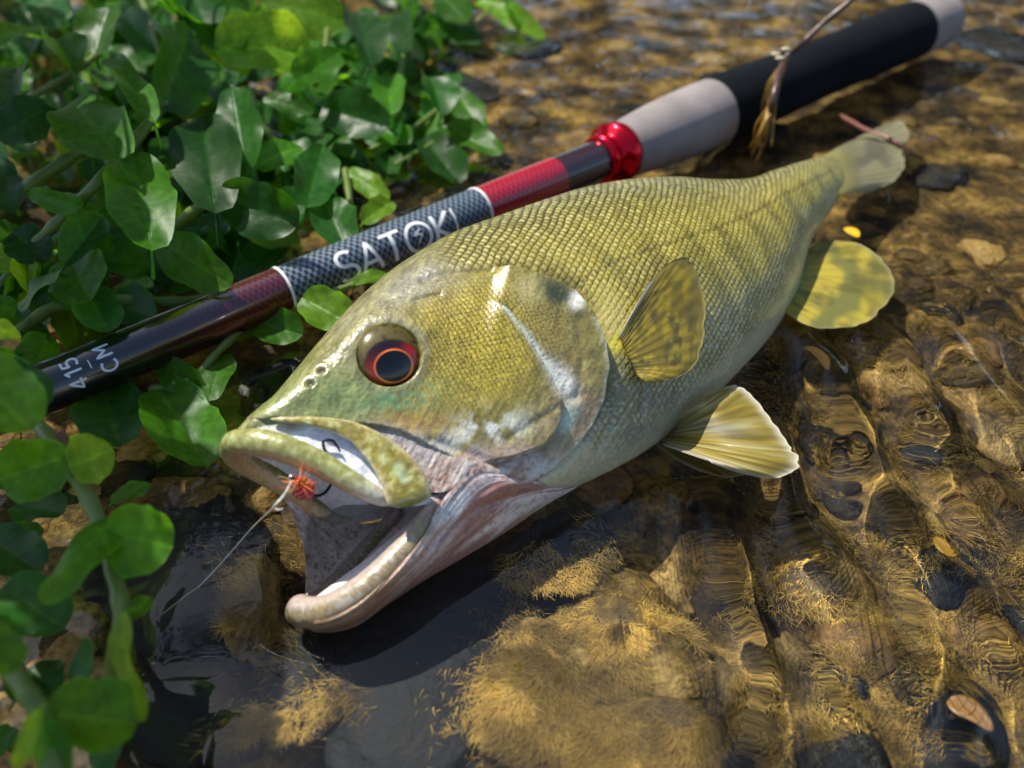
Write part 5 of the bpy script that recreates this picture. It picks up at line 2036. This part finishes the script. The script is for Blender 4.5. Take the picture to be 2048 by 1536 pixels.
STEMS = [
    (1, [(-20, 600, .010), (60, 500, .020), (120, 440, .028), (215, 345, .040), (330, 208, .043)], 0.0017),
    (1, [(-20, 430, .020), (60, 370, .028), (150, 310, .034), (185, 290, .036)], 0.0021),
    (0, [(60, 195, .036), (140, 150, .042), (192, 112, .044)], 0.0013),
    (2, [(290, 500, .016), (350, 452, .022), (412, 404, .030)], 0.0018),
    (11, [(60, 830, .030), (100, 880, .032), (150, 950, .032), (200, 1050, .030), (232, 1160, .027), (244, 1250, .026), (226, 1330, .016), (215, 1400, .002)], 0.0015),
    (12, [(-30, 1250, .030), (50, 1380, .030), (82, 1432, .028), (112, 1560, .024)], 0.0016),
    (1, [(275, -20, .040), (300, 40, .040), (322, 110, .036)], 0.0013),
    (7, [(30, 670, .010), (110, 615, .012), (230, 600, .012), (350, 605, .010), (480, 592, .006)], 0.0018),
    (3, [(630, 170, .020), (645, 140, .028), (655, 60, .034)], 0.0013),
    (4, [(790, 240, .008), (800, 150, .014), (822, 20, .02)], 0.0012),
    (2, [(560, 300, .012), (520, 240, .022), (500, 180, .030)], 0.0013),
    (8, [(690, 500, .002), (700, 420, .008), (690, 340, .012)], 0.0012),
    (10, [(300, 780, .001), (380, 760, .003), (440, 700, .005), (500, 640, .006)], 0.0012),
    (13, [(500, 650, .003), (600, 610, .007), (730, 560, .009)], 0.0011),
    (5, [(740, 300, .002), (820, 260, .006), (900, 200, .010)], 0.0011),
    (6, [(790, 330, .001), (860, 290, .002), (900, 260, .004)], 0.0010),
    (9, [(-60, 900, .030), (-10, 800, .044), (30, 735, .046)], 0.0015),
    (14, [(930, 60, .003), (980, 20, .010), (1010, -30, .012)], 0.0010),
]
for pi, pts, rad in STEMS:
    pts = np.array(pts, float)
    P3 = atz(pts[:, :2], pts[:, 2])
    pth = cr(P3, np.linspace(0, len(P3) - 1, 10 * len(P3)))
    jit = 1 + 0.10 * np.sin(np.linspace(0, 9 * len(P3), len(pth)))
    V, F = tube(pth, rad * jit, 12)
    o = obj('stem', mesh_np('stem', V, F), M_STEM, PROOT[pi])
    o.matrix_parent_inverse = PINV[pi]

# ------------------------------------------------------------------ twigs and drifted bits
def path3(pts, n=40):
    pts = np.array(pts, float)
    return cr(atz(pts[:, :2], pts[:, 2]), np.linspace(0, len(pts) - 1, n))


k = NT('wet_bark')
s_, nz = noise_mix(k, k.n('RGB').outputs[0], 300.0, 0.8, 4, (0.4, 1.4))
k.t.nodes['RGB'].outputs[0].default_value = (0.075, 0.035, 0.024, 1)
k.l(s_, k.b.inputs['Base Color'])
k.set(Roughness=0.35)
bump(k, nz, 0.5, 0.0005)
M_BARK = k.m
p = path3([(1730, -40, .060), (1700, 2, .054), (1645, 48, .046), (1610, 82, .040), (1572, 116, .033), (1556, 160, .030), (1543, 215, .022), (1530, 280, .000), (1524, 320, -.012)], 60)
tw = empty('twig', p[-1])
TW_INV = Matrix.Translation(-Vector(p[-1]))
V, F = tube(p, np.linspace(0.0011, 0.0017, 60) * (1 + 0.25 * (vnoise(np.stack([np.arange(60) * 0.4, np.zeros(60)], -1), 1.0, 5) - 0.5)), 10)
o = obj('stem', mesh_np('stem', V, F), M_BARK, tw)
o.matrix_parent_inverse = TW_INV
r = np.random.default_rng(12)
b = Build()
for i in range(26):
    a0 = r.uniform(0, 1)
    st = np.array([1560 - 25 * a0 + r.normal(0, 5), 130 + 110 * a0, .031 - .012 * a0])
    pts = [st, st + [-14 + r.normal(0, 8), 45, -.009], st + [-24 + r.normal(0, 12), 85 + r.normal(0, 12), -.020]]
    V, F = tube(path3(pts, 10), np.linspace(0.0006, 0.00025, 10), 5)
    b.add(V, F, lin(*[(150, 110, 40), (116, 84, 30), (176, 140, 60)][i % 3]))
for i in range(9):
    st = np.array([1515 + r.normal(0, 8), 240 + r.normal(0, 8), .008])
    pts = [st, st + [-30, -18 + r.normal(0, 8), 0.001], st + [-62 + r.normal(0, 10), 30 + r.normal(0, 10), -.004], st + [-110 + r.normal(0, 12), 78 + r.normal(0, 8), -.007]]
    V, F = tube(path3(pts, 14), 0.00045, 5)
    b.add(V, F, lin(*[(160, 126, 52), (120, 92, 34)][i % 2]))
o = obj('hanging_algae', b.mesh('hanging_algae'), vcol_mat('algae_wet', 0.35).m, tw)
o.matrix_parent_inverse = TW_INV
o['label'] = 'golden brown algae hanging off the twig'
b = Build()
for cx, cy, z in [(1552, 108, .034), (1572, 98, .036), (1560, 116, .034)]:
    bm = bmesh.new()
    bmesh.ops.create_icosphere(bm, subdivisions=2, radius=0.0014)
    V = np.array([v.co[:] for v in bm.verts]) * np.array([1.5, 0.8, 0.5])
    F = np.array([[v.index for v in f.verts] for f in bm.faces])
    bm.free()
    b.add(V + atz((cx, cy), z), F, lin(196, 182, 150))
o = obj('bud', b.mesh('bud'), vcol_mat('pale_bud', 0.3).m, tw)
o.matrix_parent_inverse = TW_INV
tag(tw, 'thin dark twig bent over the black foam grip with algae hanging off it', 'twig')

p = path3([(1680, 232, -.001), (1700, 242, .001), (1732, 260, .003), (1775, 276, .004), (1800, 290, .003), (1818, 312, -.002)], 40)
V, F = tube(p, np.linspace(0.0011, 0.0009, 40), 9)
k = simple('red_stalk', (0.20, 0.085, 0.060), 0.35)
o = obj('twig', mesh_np('twig', V, F), k.m)
tag(o, 'short reddish stalk poking out of the water above the tail fin', 'twig')


def fragment(name, pts, wpx, colr, label, z, cat='leaf'):
    pts = np.array([(x, y, z) for x, y in pts], float)
    P3 = path3(pts, 12)
    dep = (P3[0] - CAMP) @ FW
    w = wpx / 2 * dep / FPX * np.sin(np.linspace(0.15, math.pi - 0.1, 12)) ** 0.7
    T_ = np.gradient(P3, axis=0)
    s = np.cross(T_, [0, 0, 1.0])
    s /= np.linalg.norm(s, axis=1, keepdims=True)
    u = np.linspace(-1, 1, 5)
    V = P3[:, None] + s[:, None] * (w[:, None] * u[None])[..., None] + np.array([0, 0, 1.0]) * (0.25 * w[:, None] * (u[None] ** 2))[..., None]
    me = mesh_np(name, V.reshape(-1, 3), gridfaces(12, 5))
    k = simple(name + '_' + label.split()[0], colr, 0.4)
    o = obj(name, me, k.m)
    md = o.modifiers.new('thickness', 'SOLIDIFY')
    md.thickness = 0.0003
    o.cycles.is_caustics_receiver = True
    return tag(o, label, cat)


fragment('leaf_fragment', [(1690, 456), (1704, 464), (1716, 474)], 26, (0.62, 0.36, 0.012), 'tiny yellow leaf scrap between tail and rounded fin', 0.001)
fragment('leaf_fragment', [(1608, 700), (1628, 708), (1646, 726), (1655, 748)], 17, (0.42, 0.20, 0.03), 'curled orange leaf scrap in the water below the rounded fin', -0.002)
fragment('leaf_fragment', [(1855, 1105), (1880, 1125), (1905, 1128)], 44, (0.52, 0.27, 0.025), 'orange leaf scrap sunk under the ribbed ripples', -0.012)
fragment('leaf_fragment', [(1885, 1430), (1920, 1450), (1955, 1470)], 54, (0.40, 0.20, 0.06), 'tan leaf scrap sunk among ripples past the shaggy brown stone', -0.012)
fragment('leaf_fragment', [(1300, 940), (1318, 955), (1334, 975)], 40, (0.30, 0.20, 0.015), 'olive yellow leaf scrap in the shade under the pale belly fin', -0.012)
fragment('leaf_fragment', [(1385, 305), (1420, 290), (1462, 268)], 20, (0.36, 0.22, 0.08), 'straw coloured strip lying between the fish back and grip', -0.002, 'straw')

# ------------------------------------------------------------------ trees on the far bank (mirrored by the water)
def tree(x, y, h, seed, label):
    r = np.random.default_rng(seed)
    g = float(bed_z(np.array(x), np.array(y)))
    t = empty('tree', (x, y, g))
    tag(t, label, 'tree', 'trees on the far bank')
    b = Build()
    tr = np.array([(0, 0, -0.05), (0.05, 0.03, h * 0.25), (-0.04, 0.05, h * 0.5), (0.03, 0, h * 0.8)])
    V, F = tube(cr(tr, np.linspace(0, 3, 16)), np.linspace(0.10, 0.03, 16), 10)
    b.add(V, F)
    cl = []
    for i in range(9):
        a, z0 = r.uniform(0, 6.28), r.uniform(0.2, 0.65) * h
        e_ = np.array([math.cos(a) * h * 0.28, math.sin(a) * h * 0.28, z0 + h * r.uniform(0.08, 0.25)])
        V, F = tube(cr(np.array([(0, 0, z0), e_ * [0.5, 0.5, 1] - [0, 0, 0.08], e_]), np.linspace(0, 2, 8)), np.linspace(0.035, 0.01, 8), 6)
        b.add(V, F)
        cl.append(e_)
    o = obj('trunk', b.mesh('trunk'), M_BARK, t)
    cl += [np.array([r.normal(0, h * 0.16), r.normal(0, h * 0.16), r.uniform(0.12, 1.0) * h]) for _ in range(16)]
    P = np.concatenate([c + r.normal(0, 1, (230, 3)) * np.array([0.17, 0.17, 0.13]) * h * 0.75 for c in cl])
    P = P[(P[:, 2] > 0.02 * h) & (P[:, 2] < 1.02 * h) & (np.hypot(P[:, 0], P[:, 1]) < 0.38 * h)]
    n = len(P)
    a1, a2 = r.normal(0, 1, (n, 3)), r.normal(0, 1, (n, 3))
    a1 /= np.linalg.norm(a1, axis=1, keepdims=True)
    a2 = np.cross(a1, a2)
    a2 /= np.linalg.norm(a2, axis=1, keepdims=True)
    sz = r.uniform(0.05, 0.11, n)[:, None]
    V = np.stack([P - a1 * sz, P - a2 * sz * 0.55, P + a1 * sz, P + a2 * sz * 0.55], 1).reshape(-1, 3)
    c = np.repeat(r.uniform(0.5, 1.2, n)[:, None] * np.array([[0.055, 0.085, 0.018]]), 4, 0)
    o = obj('crown', mesh_np('crown', V, np.arange(4 * n).reshape(n, 4), c, smooth=False), vcol_mat('tree_leaf', 0.5).m, t)


for i, (x, y, h, lab) in enumerate([(-3.6, 3.6, 4.6, 'leafy tree at the cress end of the far bank'), (-2.2, 4.4, 5.0, 'tall leafy tree standing on the far bank behind the cress'), (-0.9, 4.0, 4.4, 'low leafy tree on the far bank straight past the cress tip'),
                                    (0.4, 4.5, 5.2, 'broad leafy tree on the far bank past the rod collar'), (1.7, 4.0, 4.6, 'leafy tree on the far bank past the rod butt'), (2.9, 4.2, 5.0, 'leafy tree on the far bank past the olive grey stone'),
                                    (4.2, 3.4, 4.6, 'leafy tree at the open stream end of the far bank'), (3.4, 2.5, 3.6, 'low leafy tree leaning out at the open stream end'), (5.2, 2.2, 4.4, 'last leafy tree down the open stream')]):
    tree(1.2 * x, y + 1.4, 1.1 * h, 100 + i, lab)
